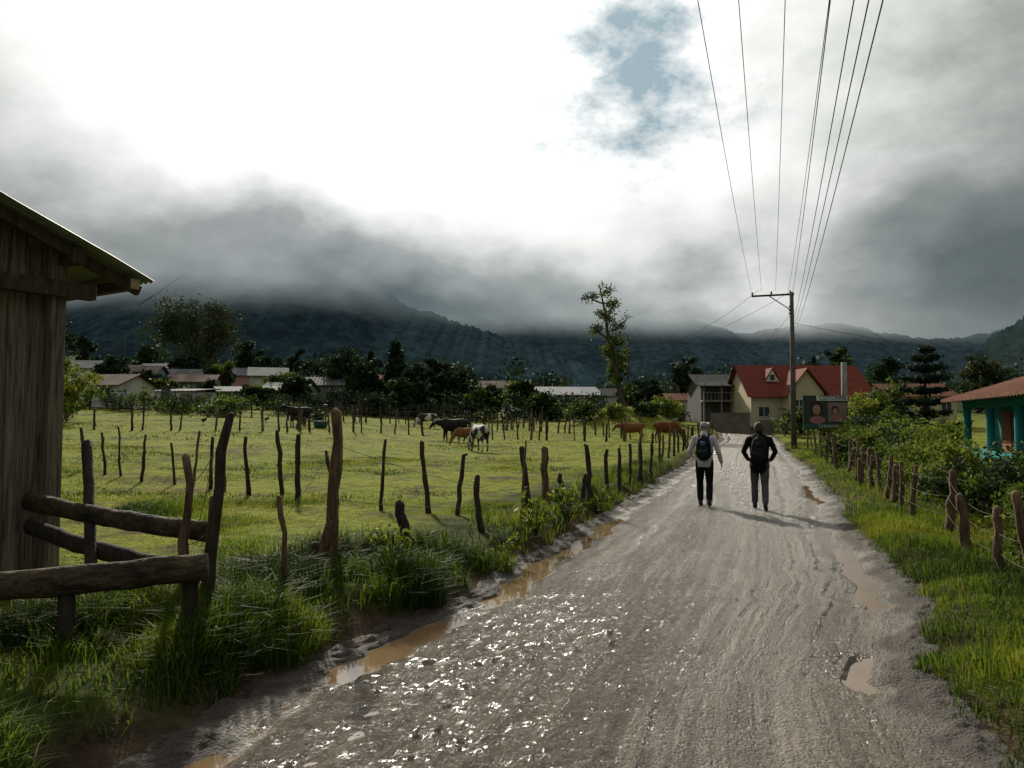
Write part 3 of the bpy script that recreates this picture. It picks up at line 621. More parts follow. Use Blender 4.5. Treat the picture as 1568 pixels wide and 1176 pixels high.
for q in (-1.8, -.45):
    for dx in (-.4, .4, 0): mb.box(Rp(q + dx, gy0 - .04, 1.9), (.07, .07, 1.5), 0, rz=rot)
    for dz in (-.7, 0, .7): mb.box(Rp(q, gy0 - .045, 1.9 + dz), (.8, .06, .08), 0, rz=rot)
mb.obj('dormer_and_frames', [M_white], parent=rh)
mb = MB()
for q in (-1.8, -.45): mb.box(Rp(q, gy0 - .005, 1.9), (.78, .05, 1.4), 0, rz=rot)
mb.box(Rp(-3.3, -2.48, 4.8), (.4, .04, .5), 0, rz=rot); mb.obj('gable_windows', [M_glass], parent=rh)
gh = house('grey_balcony_building', 22.4, 80, 5.4, 6, 4.0, 1.1, 0, M_concd, R_dk, z=1.4, wins=0, mono=False, over=.6)
mb = MB(); mb.box([22.4, 76.4, 3.6], (5.6, 1.2, .16)); 
for q in range(15): mb.box([19.7 + q * .385, 75.85, 4.05], (.035, .035, .8))
mb.box([22.4, 75.85, 4.46], (5.6, .06, .06))
for q in range(4): mb.box([19.7 + q * 1.8, 75.84, 3.4], (.12, .12, 4.2))
mb.obj('balcony', [M_conc], parent=gh)
mb = MB(); mb.box([22.4, 76.93, 4.6], (5.0, .1, 1.4)); mb.box([21.2, 76.93, 2.5], (.9, .1, 1.8)); mb.box([23.6, 76.93, 2.7], (1.1, .1, 1.0)); mb.obj('balcony_opening', [M_glass], parent=gh)
V = []
for (aa, b_, h_) in ((19.2, 75.4, 5.15), (25.6, 75.4, 5.15), (25.6, 77.2, 5.6), (19.2, 77.2, 5.6)): V.append([aa, b_, h_])
V = np.array(V); mb = MB(); mb.add(np.concatenate([V, V - [0, 0, .1]]), [[0, 1, 2, 3], [4, 7, 6, 5], [0, 4, 5, 1]]); mb.obj('balcony_roof', [R_dk], parent=gh)
mb = MB(); pts_ = [(19.6, 73, 2.0), (23.5, 71, 1.9), (27, 68.5, 1.5)]
for a, b in zip(pts_[:-1], pts_[1:]):
    za = Hs(a[0], a[1]); mb.beam((a[0], a[1], za + .6), (b[0], b[1], za + .6), .2, 2.0)
mb.obj('retaining_wall', [mat('stained_concrete', (.18, .16, .135), (.09, .08, .07), 1.2, .9, .3)])
# teal house on the right
TX = np.array([12.75, 18.2]); td = np.array([.355, .935]); tnn = np.array([.935, -.355]); trot = math.atan2(td[1], td[0])
th = empty('teal_house', (TX[0], TX[1], -.3))
def tp(a, b, z): q = TX + td * a + tnn * b; return np.array([q[0], q[1], z])
W_teal = mat('wall_teal_paint', (.045, .29, .28), (.028, .20, .20), 1.5, .8, spec=.1); W_tl2 = mat('wall_teal_dark', (.03, .14, .16), (.02, .09, .11), 1.2, .8)
mb = MB(); mb.box(tp(1.5, 4.2, 1.1), (15, 6.0, 3.0), 0, rz=trot)
mb.box(tp(3.2, .35, .35), (11.6, .18, .95), 0, rz=trot)
for a in (-2.5, 2.4, 5.6, 8.9): mb.tube([tp(a, .35, -.4), tp(a, .35, 2.45)], [.13, .12], 0, 12)
mb.beam(tp(-6, .35, 2.35), tp(9.1, .35, 2.35), .2, .28)
mb.obj('walls_and_columns', [W_teal], parent=th)
mb = MB(); mb.beam(tp(-6, .24, .1), tp(9.05, .24, .1), .03, .55); mb.obj('painted_base', [W_tl2], parent=th)
mb = MB()
for a in (.8, 4.2, 7.2): 
    for q in range(10): mb.beam(tp(a - .6, 1.15, .85 + q * .12), tp(a + .6, 1.15, .85 + q * .12), .05, .09)
    mb.box(tp(a, 1.185, 1.4), (1.4, .03, 1.35), 0, rz=trot)
mb.obj('wooden_shutters', [mat('shutter_orange', (.36, .13, .06), (.22, .08, .04), 4, .7, .2, (1, 1, 12))], parent=th)
nn = 150; a = np.linspace(-6, 9.6, nn); V = []
for (b, z_) in ((-.35, 2.48), (4.2, 3.9), (8.8, 2.48)):
    for aa, q in zip(a, .05 * np.abs(np.sin(np.arange(nn) * 1.05))): V.append(tp(aa, b, z_ + q))
V = np.array(V); V = np.concatenate([V, V - [0, 0, .1]]); F = []
for r in (0, 1):
    for q in range(nn - 1): F += [[r * nn + q, r * nn + q + 1, (r + 1) * nn + q + 1, (r + 1) * nn + q], [3 * nn + (r + 1) * nn + q, 3 * nn + (r + 1) * nn + q + 1, 3 * nn + r * nn + q + 1, 3 * nn + r * nn + q]]
for q in range(nn - 1): F.append([q, q + 1, 3 * nn + q + 1, 3 * nn + q])
F.append([nn - 1, 2 * nn - 1, 5 * nn - 1, 4 * nn - 1])
mb = MB(); mb.add(V, F); mb.obj('tile_roof', [R_or], parent=th)

# ------------------------------------------------------------------ utility poles & wires
def pole(name, x, y, h, r, arm=None, armdir=(-.94, .33), z=None):
    e = empty(name, (x, y, 0)); z0 = Hs(x, y) - .3 if z is None else z
    mb = MB(); mb.tube([[x, y, z0], [x, y, z0 + h * .5], [x, y, z0 + h + .3]], [r, r * .85, r * .65], 0, 12); mb.obj('shaft', [M_concd if arm else M_postd], True, parent=e)
    top = z0 + h + .3
    if arm:
        ad = np.array([armdir[0], armdir[1], 0]); p0 = np.array([x, y, top - .12]); mb = MB()
        mb.beam(p0 - ad * .15, p0 + ad * arm, .09, .1); mb.beam(p0 + ad * (arm * .55) - [0, 0, .05], p0 - [0, 0, .95], .05, .05); mb.obj('crossarm', [M_postd], parent=e)
        mb = MB()
        for f in (.03, .5, .98):
            q = p0 + ad * arm * f; mb.tube([q + [0, 0, .04], q + [0, 0, .12], q + [0, 0, .2], q + [0, 0, .25]], [.03, .06, .045, .02], 0, 8)
        for q in (-.9, -1.1, -1.3): mb.tube([np.array([x - .16, y - .1, top + q]), np.array([x - .16, y - .1, top + q + .1])], [.05, .05], 0, 8)
        mb.obj('insulators', [mat('porcelain', (.12, .09, .08), None, 4, .3)], parent=e)
    return top
PX, PY = 16.1, 42.3
top = pole('utility_pole', PX, PY, 8.95, .17, arm=2.2)
pole('utility_pole', -7.2, -24, 9, .17, arm=2.2)
wb = MB()
def cat(p0, p1, sag, r, k=40):
    t = np.linspace(0, 1, k)[:, None]; P = np.array(p0) * (1 - t) + np.array(p1) * t; P[:, 2] -= 4 * sag * (t * (1 - t))[:, 0]; wb.tube(P, r, 0, 5)
for (xp, zp, xe) in [(13.85, 9.25, -9.4), (14.45, 9.2, -8.75), (15.25, 9.2, -8.15), (16.0, 9.2, -7.57)]: cat((xp, 42.5, zp), (xe, -24, 9.25), 1.05, .007, 60)
for (xp, zp, xe, zz) in [(16.0, 8.3, -7.9, 8.3), (16.2, 7.6, -7.75, 7.6), (16.25, 7.3, -7.6, 7.3), (16.35, 7.1, -7.5, 7.1)]: cat((xp, 42.2, zp), (xe, -24, zz), .95, .008, 60)
cat((16, 42.3, 9.1), (12.0, 76, 8.9), 1.0, .010); cat((14.2, 42.3, 9.2), (11.9, 76, 9.0), 1.2, .010)
cat((16.2, 42.3, 8.0), (26.4, 88, 8.8), .8, .011); cat((16.2, 42.3, 7.3), (60, 62, 7.0), 1.2, .011); cat((16.2, 42.3, 7.1), (26.4, 88, 8.4), 1.0, .011)
cat((12.0, 76, 8.8), (-30, 118, 14), 1.6, .010); cat((26.4, 88, 8.8), (12.0, 76, 8.6), .8, .012); cat((12.0, 76, 8.4), (26.4, 88, 8.2), 1.2, .012)
cat((16.2, 42.3, 6.6), (27, 70, 4.8), .5, .009)
wb.obj('power_lines', [M_wire])
x = .157 * 76; pole('wooden_pole', x, 76, 8.6, .14); pole('wooden_pole', .3095 * 86, 86, 7.0, .12); pole('wooden_pole', -.526 * 95, 95, 7.5, .12); pole('wooden_pole', 60, 62, 7, .13)
mb = MB(); mb.beam((11.8, 76, Hs(11.9, 76) + 8.3), (13.6, 76, Hs(11.9, 76) + 8.2), .12, .12); mb.beam((26.0, 86, Hs(26.6, 86) + 6.6), (28.0, 86, Hs(26.6, 86) + 6.6), .1, .1); mb.obj('street_lamp_arm', [M_conc])
mb = MB(); gz = Hs(17.9, 39.8); mb.tube([[17.9, 39.8, gz - .2], [17.9, 39.8, gz + 2.4], [17.9, 39.8, 4.85]], [.17, .155, .14], 0, 12); mb.obj('concrete_post', [M_conc], True)

# ------------------------------------------------------------------ billboard
bx, by = 16.35, 38.6; brot = .06
bb = empty('roadside_billboard', (bx, by, 0)); cb, sb_ = math.cos(brot), math.sin(brot)
def bp_(a, o, z): return np.array([bx + a * cb + o * sb_, by + a * sb_ - o * cb, z])
cm = lambda n, c: mat(n, c, tuple(v * .85 for v in c), 2, .6)
mb = MB()
for a in (-.95, .95): mb.beam(bp_(a, -.06, -.2), bp_(a, -.06, 3.0), .07, .07, up=(1, 0, 0))
mb.obj('legs', [M_postd], parent=bb)
mb = MB(); mb.box(bp_(0, 0, 2.15), (2.4, .05, 1.75), 0, rz=brot); mb.obj('panel', [cm('sign_dark_green', (.03, .045, .035))], parent=bb)
mb = MB(); mb.box(bp_(.35, .035, 2.88), (1.68, .012, .26), 0, rz=brot); mb.obj('header_white', [M_white], parent=bb)
mb = MB(); mb.box(bp_(0, .036, 1.42), (2.38, .012, .26), 0, rz=brot); mb.obj('footer_band', [cm('sign_green', (.02, .09, .06))], parent=bb)
mb = MB(); mb.box(bp_(.62, .036, 2.15), (1.0, .012, 1.0), 0, rz=brot); mb.obj('picture_area', [cm('sign_rose', (.22, .15, .15))], parent=bb)
def disc(mb, a, z, ra, rz_, o, m=0, n=20):
    t = np.arange(n) * 2 * math.pi / n; V = [bp_(a + ra * math.cos(q), o, z + rz_ * math.sin(q)) for q in t] + [bp_(a, o, z)]
    mb.add(V, [[q, (q + 1) % n, n] for q in range(n)], m)
mb = MB(); disc(mb, -.5, 2.38, .36, .36, .05, 0); disc(mb, -.5, 2.28, .21, .27, .056, 1); disc(mb, -.45, 1.75, .42, .2, .045, 2); disc(mb, .5, 2.24, .2, .24, .05, 0); disc(mb, .5, 2.18, .13, .17, .056, 1); disc(mb, .6, 1.82, .34, .16, .05, 2); disc(mb, -.58, 2.3, .03, .02, .062, 0); disc(mb, -.42, 2.3, .03, .02, .062, 0); disc(mb, -.5, 2.14, .07, .025, .062, 3)
mb.obj('portraits', [cm('hair_print', (.03, .02, .02)), cm('skin_print', (.36, .2, .14)), cm('dress_print', (.32, .14, .17)), cm('lips_print', (.4, .05, .06))], parent=bb)
def txt(s, a, z, size, col, o):
    cu = bpy.data.curves.new('lettering', 'FONT'); cu.body = s; cu.size = size; cu.align_x = 'CENTER'; cu.extrude = .004
    ob = bpy.data.objects.new('lettering', cu); ob.location = bp_(a, o, z); ob.rotation_euler = (math.pi / 2, 0, brot); cu.materials.append(col); scene.collection.objects.link(ob); ob.parent = bb; ob.matrix_parent_inverse = Matrix.Translation(bb.location).inverted()
txt('COTONEB', .38, 2.80, .30, cm('ink_blue', (.02, .04, .15)), .05); txt('Creciendo', .15, 1.36, .26, M_white, .05)

# ------------------------------------------------------------------ people
def xf(mb, loc, yaw):
    c, s_ = math.cos(yaw), math.sin(yaw); R = np.array([[c, -s_, 0], [s_, c, 0], [0, 0, 1]]); l = np.array(loc)
    mb.V = [v @ R.T + l for v in mb.V]; mb.caps = [(R @ a + l, R @ b + l, r0, r1, m) for (a, b, r0, r1, m) in mb.caps]
def hand(mb, w, dr, side, m):
    w = np.array(w, float); dr = np.array(dr, float); dr /= np.linalg.norm(dr); nrm = np.array([side, 0, 0.]); nrm -= dr * (nrm @ dr); nrm /= np.linalg.norm(nrm); lt = np.cross(dr, nrm)
    mb.tube([w, w + dr * .04, w + dr * .085], [(.024, .017), (.036, .016), (.04, .014)], m, 10, side=lt, rnd=True)
    for k, (o, L_) in enumerate(((-.03, .068), (-.01, .078), (.01, .073), (.03, .056))):
        p = w + dr * .08 + lt * o; q = p + dr * L_ * .55 - nrm * .008; r = q + dr * L_ * .4 - nrm * .022
        mb.tube([p - dr * .02, q, r], [.010, .009, .0075], m, 7, rnd=True)
    sgn = 1 if lt[1] > 0 else -1
    p = w + dr * .025 + lt * .026 * sgn; q = p + dr * .035 + lt * .024 * sgn - nrm * .008; mb.tube([p, q, q + dr * .03 - nrm * .012], [.013, .011, .009], m, 7, rnd=True)
def person(name, loc, yaw, scale, mats, legs, arms, packmats, hairfun, coat_hem, bow=0., hands=True, heavy=1.):
    e = empty(name, loc); mb = MB(); X = (1, 0, 0)
    mb.tube([[0, .0, coat_hem], [0, 0, coat_hem + .08], [0, .0, 1.08], [0, .0, 1.22], [0, .0, 1.34], [0, -.005, 1.42], [0, -.005, 1.47], [0, 0, 1.50]],
            [(.185 * heavy, .135), (.178 * heavy, .13), (.162 * heavy, .12), (.178 * heavy, .13), (.195, .13), (.185, .115), (.12, .09), (.07, .07)], 0, 20, side=X, rnd=True)
    mb.tube([[0, 0, .86], [0, 0, .98]], [(.165, .12), (.16, .12)], 1, 16, side=X, rnd=True)
    hc = np.array([0, .02 + bow * .5, 1.635 - bow * .15])
    mb.tube([[0, -.005, 1.47], [0, .008, 1.53], hc + [0, -.01, -.05]], [.062, .056, .056], 2, 12)
    mb.tube([hc + [0, .02, -.115], hc + [0, .012, -.08], hc + [0, 0, -.03], hc + [0, -.005, .03], hc + [0, -.01, .075], hc + [0, -.012, .10]], [(.035, .04), (.056, .072), (.07, .09), (.074, .095), (.06, .078), (.03, .04)], 2, 16, side=X, rnd=True)
    mb.tube([hc + [0, .085, .0], hc + [0, .108, -.03]], [.01, .016], 2, 8, rnd=True)
    for s_ in (-1, 1): mb.tube([hc + [s_ * .076, -.005, .015], hc + [s_ * .082, -.012, -.03]], [.016, .011], 2, 8, rnd=True)
    for s_, (kn, an, toe) in zip((-1, 1), legs):
        hp_ = np.array([s_ * .088, 0, .90]); kn = np.array(kn, float); an = np.array(an, float); toe = np.array(toe, float)
        cf = an + (kn - an) * .62 + np.array([0, -.018, 0])
        mb.tube([hp_, hp_ * .5 + kn * .5, kn, cf, an + (kn - an) * .12], [.098, .088, .068, .069, .062], 1, 14, rnd=True)
        mb.tube([an + [0, -.02, .02], an + [0, -.035, -.045]], [.045, .042], 3, 10, rnd=True)
        mb.tube([an + [0, -.03, -.055], an * .45 + toe * .55 + [0, 0, -.02], toe], [(.042, .04), (.048, .036), (.04, .026)], 3, 12, side=X, rnd=True)
    for s_, (el, wr, hd) in zip((-1, 1), arms):
        sh = np.array([s_ * .19, -.005, 1.41]); el = np.array(el, float); wr = np.array(wr, float)
        mb.tube([sh + [-s_ * .05, 0, .01], sh, sh * .5 + el * .5, el, el * .4 + wr * .6, wr], [.055, .066, .058, .05, .046, .037], 0, 12, rnd=True)
        d = wr - el; d /= np.linalg.norm(d); hand(mb, wr + d * .01, np.array(hd, float), s_, 2)
    xf(mb, loc, yaw)
    mb.V = [(v - np.array(loc)) * scale + np.array(loc) for v in mb.V]; mb.caps = [((a - np.array(loc)) * scale + np.array(loc), (b - np.array(loc)) * scale + np.array(loc), r0 * scale, r1 * scale, m) for (a, b, r0, r1, m) in mb.caps]
    fuse('body', mb, .007, mats, e, 3)
    def fin(mb): xf(mb, loc, yaw); mb.V = [(v - np.array(loc)) * scale + np.array(loc) for v in mb.V]
    f = MB()
    for s_ in (-1, 1): f.tube([hc + [s_ * .03 - .011, .087, .012], hc + [s_ * .03, .092, .014], hc + [s_ * .03 + .011, .087, .012]], [.003, .007, .003], 0, 8)
    f.tube([hc + [-.022, .083, -.062], hc + [0, .09, -.062], hc + [.022, .083, -.062]], [.002, .005, .002], 1, 6); fin(f)
    f.obj('face_features', [mat('eye_dark', (.02, .015, .01), None, 5, .3), mat('lip', (.3, .1, .08), None, 5, .5)], True, parent=e)
    hairfun(hc, fin, e)
    p = MB(); X = (1, 0, 0)
    p.tube([[0, -.205, 1.00], [0, -.215, 1.04], [0, -.225, 1.15], [0, -.22, 1.3], [0, -.205, 1.4], [0, -.19, 1.45]], [(.10, .05), (.145, .085), (.155, .10), (.15, .095), (.12, .075), (.06, .035)], 0, 18, side=X, rnd=True)
    p.tube([[0, -.31, 1.05], [0, -.325, 1.12], [0, -.315, 1.22]], [(.09, .03), (.11, .04), (.09, .025)], 1, 14, side=X, rnd=True); fin(p); fuse('backpack', p, .010, packmats, e, 3)
    p = MB()
    for s_ in (-1, 1):
        p.tube([[s_ * .09, -.15, 1.42], [s_ * .10, -.08, 1.495], [s_ * .105, .02, 1.50], [s_ * .115, .115, 1.42], [s_ * .13, .135, 1.28], [s_ * .16, .08, 1.14], [s_ * .15, -.15, 1.08]], [(.022, .009)] * 7, 0, 8, side=X)
    p.tube([[-.03, -.2, 1.46], [-.02, -.2, 1.50], [.02, -.2, 1.50], [.03, -.2, 1.46]], .007, 0, 6)
    p.tube([[0.0, -.33, 1.26], [.0, -.322, 1.36]], [(.05, .006), (.045, .006)], 1, 8, side=X)
    p.tube([[-.08, -.347, 1.17], [.08, -.347, 1.17]], .006, 1, 6); fin(p); p.obj('pack_straps', [packmats[0], packmats[2]], True, parent=e)
    return e
yaw = -math.atan(.34)
M_skin = mat('skin', (.42, .25, .17), (.36, .2, .14), 8, .55); M_shoe = mat('shoe_leather', (.03, .024, .02), None, 8, .6)
M_shirt = mat('shirt_pale_grey', (.50, .50, .53), (.38, .38, .41), 6, .85, .3); M_navy = mat('trousers_dark', (.010, .011, .014), None, 8, .95, .2, spec=.1)
M_blk = mat('jacket_black', (.010, .010, .011), None, 8, .95, .3, spec=.1); M_gtr = mat('trousers_grey', (.10, .10, .105), (.07, .07, .075), 8, .9, .3, spec=.1)
M_pk = mat('pack_black', (.010, .011, .013), None, 12, .8, .3, spec=.15); M_pk2 = mat('pack_pocket', (.018, .021, .026), None, 12, .8, .3, spec=.15); M_blue = mat('pack_blue_trim', (.05, .13, .2), None, 12, .5)
M_cap = mat('cap_grey', (.30, .29, .28), None, 8, .9); M_hair = mat('hair_brown', (.12, .065, .035), (.05, .03, .018), 40, .6, .6); M_hairg = mat('hair_grey', (.15, .135, .12), None, 30, .7)
def cap(hc, fin, e):
    m = MB(); m.tube([hc + [0, -.004, .025], hc + [0, -.01, .06], hc + [0, -.012, .095], hc + [0, -.012, .118]], [(.082, .103), (.08, .10), (.064, .08), (.025, .03)], 0, 18, side=(1, 0, 0)); m.tube([hc + [0, .07, .035], hc + [0, .12, .028], hc + [0, .15, .018]], [(.07, .006), (.062, .006), (.03, .004)], 0, 12, side=(1, 0, 0)); fin(m); m.obj('cap', [M_cap], True, parent=e)
    m = MB(); m.tube([hc + [0, -.03, -.045], hc + [0, -.022, -.01], hc + [0, -.018, .03]], [(.055, .055), (.073, .075), (.077, .083)], 0, 16, side=(1, 0, 0)); fin(m); m.obj('hair', [M_hairg], True, parent=e)
def bob(hc, fin, e):
    m = MB(); m.tube([hc + [0, -.035, -.085], hc + [0, -.035, -.04], hc + [0, -.024, .01], hc + [0, -.016, .06], hc + [0, -.014, .10], hc + [0, -.014, .122]], [(.06, .05), (.088, .075), (.092, .09), (.085, .095), (.062, .07), (.02, .025)], 0, 22, side=(1, 0, 0))
    rn = np.random.default_rng(5); m.V = [v + rn.normal(0, .004, v.shape) for v in m.V]; fin(m); m.obj('hair', [M_hair], True, parent=e)
person('walking_man', (3.98, 15.35, .020), yaw, 1.0, [M_shirt, M_navy, M_skin, M_shoe],
       [((-.10, .13, .49), (-.095, .12, .10), (-.10, .30, .035)), ((.10, -.01, .49), (.10, -.16, .13), (.11, -.0, .04))],
       [((-.285, -.05, 1.15), (-.25, .14, 1.03), (.25, .9, .1)), ((.285, -.06, 1.14), (.335, .07, .92), (.05, .25, -1))], [M_pk, M_pk2, M_blue], cap, .90, bow=.06)
person('walking_woman', (4.92, 14.75, .020), yaw, 1.0, [M_blk, M_gtr, M_skin, M_shoe],
       [((-.10, .17, .50), (-.10, .22, .11), (-.11, .40, .045)), ((.095, .0, .485), (.10, -.20, .14), (.115, -.05, .035))],
       [((-.30, -.06, 1.16), (-.22, .10, 1.0), (.55, .75, -.2)), ((.30, -.06, 1.16), (.22, .10, 1.0), (-.55, .75, -.2))], [M_pk, M_pk2, M_pk2], bob, .86, heavy=1.05)

# ------------------------------------------------------------------ cows
def cow(name, x, y, yaw, coat, head='up', scale=1., horns=True, udder=False):
    mb = MB(); Y_ = (0, 1, 0); z = Hs(x, y)
    mb.tube([[-.80, 0, 1.14], [-.68, 0, 1.09], [-.45, 0, 1.04], [-.15, 0, .97], [.15, 0, .96], [.4, 0, 1.0], [.58, 0, 1.04], [.70, 0, 1.08]], [(.13, .15), (.22, .25), (.27, .31), (.31, .35), (.30, .36), (.25, .36), (.19, .29), (.12, .18)], 0, 20, side=Y_, rnd=True)
    mb.tube([[.3, 0, 1.24], [.5, 0, 1.27]], [.12, .11], 0, 10, rnd=True)
    if head == 'up': nk = [[.55, 0, 1.10], [.78, 0, 1.24], [.98, 0, 1.36]]; hd = [[.98, 0, 1.40], [1.10, 0, 1.33], [1.28, 0, 1.17], [1.38, 0, 1.07]]
    elif head == 'mid': nk = [[.55, 0, 1.08], [.8, 0, 1.1], [1.02, 0, 1.12]]; hd = [[1.03, 0, 1.17], [1.15, 0, 1.09], [1.3, 0, .92], [1.37, 0, .82]]
    else: nk = [[.55, 0, 1.02], [.82, 0, .82], [1.0, 0, .55]]; hd = [[1.0, 0, .52], [1.08, 0, .40], [1.16, 0, .20], [1.19, 0, .09]]
    mb.tube(nk, [(.16, .25), (.12, .19), (.10, .14)], 0, 14, side=Y_, rnd=True)
    mb.tube(hd, [(.10, .11), (.11, .125), (.07, .08), (.06, .062)], 0, 14, side=Y_, rnd=True)
    mb.tube([hd[-1], np.array(hd[-1]) + (np.array(hd[-1]) - np.array(hd[-2])) * .35], [.062, .055], 1, 10, rnd=True)
    p = np.array(hd[0]); hdir = np.array(hd[2]) - p; hdir /= np.linalg.norm(hdir); up = np.array([hdir[2] * -1, 0, hdir[0]]) 
    for s_ in (-1, 1):
        a = p + [0, s_ * .09, 0] + hdir * .03; mb.tube([a, a + np.array([0, s_ * .1, -.01]), a + np.array([0, s_ * .19, -.03])], [(.02, .03), (.02, .055), (.012, .02)], 0, 8, side=(0, 0, 1), rnd=True)
        if horns:
            a = p + [0, s_ * .06, 0] + up * .08 - hdir * .02; mb.tube([a, a + np.array([0, s_ * .12, 0]) + up * .04, a + np.array([0, s_ * .17, 0]) + up * .17], [.028, .022, .009], 2, 8, rnd=True)
        o1, o2 = (.05, -.04) if s_ > 0 else (-.05, .05)
        mb.tube([[.44, s_ * .15, .92], [.44 + o1 * .3, s_ * .165, .66], [.455 + o1 * .6, s_ * .16, .43], [.445 + o1, s_ * .16, .15], [.455 + o1, s_ * .16, .10]], [.13, .082, .056, .038, .045], 0, 12, rnd=True)
        mb.tube([[.46 + o1, s_ * .16, .07], [.485 + o1, s_ * .16, .03]], [.048, .055], 1, 10)
        mb.tube([[-.60, s_ * .14, 1.02], [-.52 + o2 * .3, s_ * .175, .76], [-.60 + o2 * .5, s_ * .165, .60], [-.70 + o2 * .8, s_ * .16, .48], [-.68 + o2, s_ * .16, .16], [-.66 + o2, s_ * .16, .10]], [(.15, .2), (.10, .14), (.07, .085), (.05, .055), (.037, .037), (.045, .045)], 0, 12, side=Y_, rnd=True)
        mb.tube([[-.655 + o2, s_ * .16, .07], [-.625 + o2, s_ * .16, .03]], [.048, .055], 1, 10)
    mb.tube([[-.86, 0, 1.22], [-.93, 0, 1.10], [-.93, .02, .8], [-.92, .03, .55]], [.035, .026, .022, .02], 0, 8, rnd=True); mb.tube([[-.92, .03, .55], [-.92, .03, .36]], [.035, .02], 1, 8, rnd=True)
    if udder: mb.tube([[-.42, 0, .70], [-.28, 0, .68]], [.13, .11], 3, 12, rnd=True)
    mb.V = [v * scale for v in mb.V]; mb.caps = [(a * scale, b * scale, r0 * scale, r1 * scale, m) for (a, b, r0, r1, m) in mb.caps]
    e = empty(name, (x, y, z)); xf(mb, (x, y, z - .01), yaw)
    fuse('body', mb, .018, [coat, M_hoof, M_horn, M_udder], e, 3)
M_hoof = mat('hoof_dark', (.03, .025, .022), None, 8, .7); M_horn = mat('horn', (.45, .40, .3), (.2, .17, .12), 8, .5); M_udder = mat('udder', (.5, .3, .25), None, 5, .6)
C_bk = mat('coat_black', (.012, .011, .011), (.02, .018, .016), 4, .7, spec=.15); C_br = mat('coat_brown', (.16, .06, .022), (.10, .038, .015), 3, .8, spec=.1); C_tn = mat('coat_tan', (.22, .10, .042), (.15, .07, .03), 3, .8, spec=.1)
m, nt, out = newmat('coat_black_white'); N = nt.nodes
tc = N.new('ShaderNodeTexCoord'); n_ = noise(nt, tc.outputs['Object'], 2.6, 2, .4); c_ = ramp(nt, n_, [(.50, (.012, .011, .011)), (.52, (.55, .53, .49))]); p = N.new('ShaderNodeBsdfPrincipled'); p.inputs['Roughness'].default_value = .8; nt.links.new(c_, p.inputs['Base Color']); nt.links.new(p.outputs[0], out.inputs[0]); C_ho = m
cow('black_bull', -14.4, 50, math.pi + .1, C_bk, 'up', 1.0)
cow('black_cow', -3.5, 44, math.pi - .15, C_bk, 'mid', 1.02)
cow('holstein_cow', -1.55, 35, math.radians(118), C_ho, 'down', .95, udder=True)
cow('tan_cow', 7.6, 46.8, math.pi + .05, C_tn, 'mid', .9)
cow('brown_cow', 9.55, 45.6, .1, C_br, 'down', .95, horns=False)
cow('brown_calf', -2.6, 40.6, math.radians(200), C_tn, 'down', .7, horns=False)
cow('holstein_cow', -6.9, 60, math.pi, C_ho, 'down', .9)
mb = MB(); tx, ty = -13.0, 50.3; tz = Hs(tx, ty)
mb.tube([[tx, ty, tz], [tx, ty, tz + .45], [tx, ty, tz + .47]], [.42, .5, .53], 0, 20); mb.obj('water_tub', [mat('blue_plastic', (.03, .16, .24), None, 3, .5)], True)
for (x, y) in [(-19.2, 46), (-17.3, 52)]:
    mb = MB(); z = Hs(x, y); mb.tube([[x - .1, y, z + .28], [x, y, z + .26], [x + .13, y, z + .3], [x + .2, y, z + .42]], [.04, .1, .09, .03], 0, 10, rnd=True); mb.tube([[x + .19, y, z + .4], [x + .24, y, z + .42]], [.035, .02], 0, 8, rnd=True)
    for s_ in (-.04, .04): mb.tube([[x, y + s_, z + .2], [x, y + s_, z]], .012, 0, 5)
    mb.obj('hen', [C_bk], True)

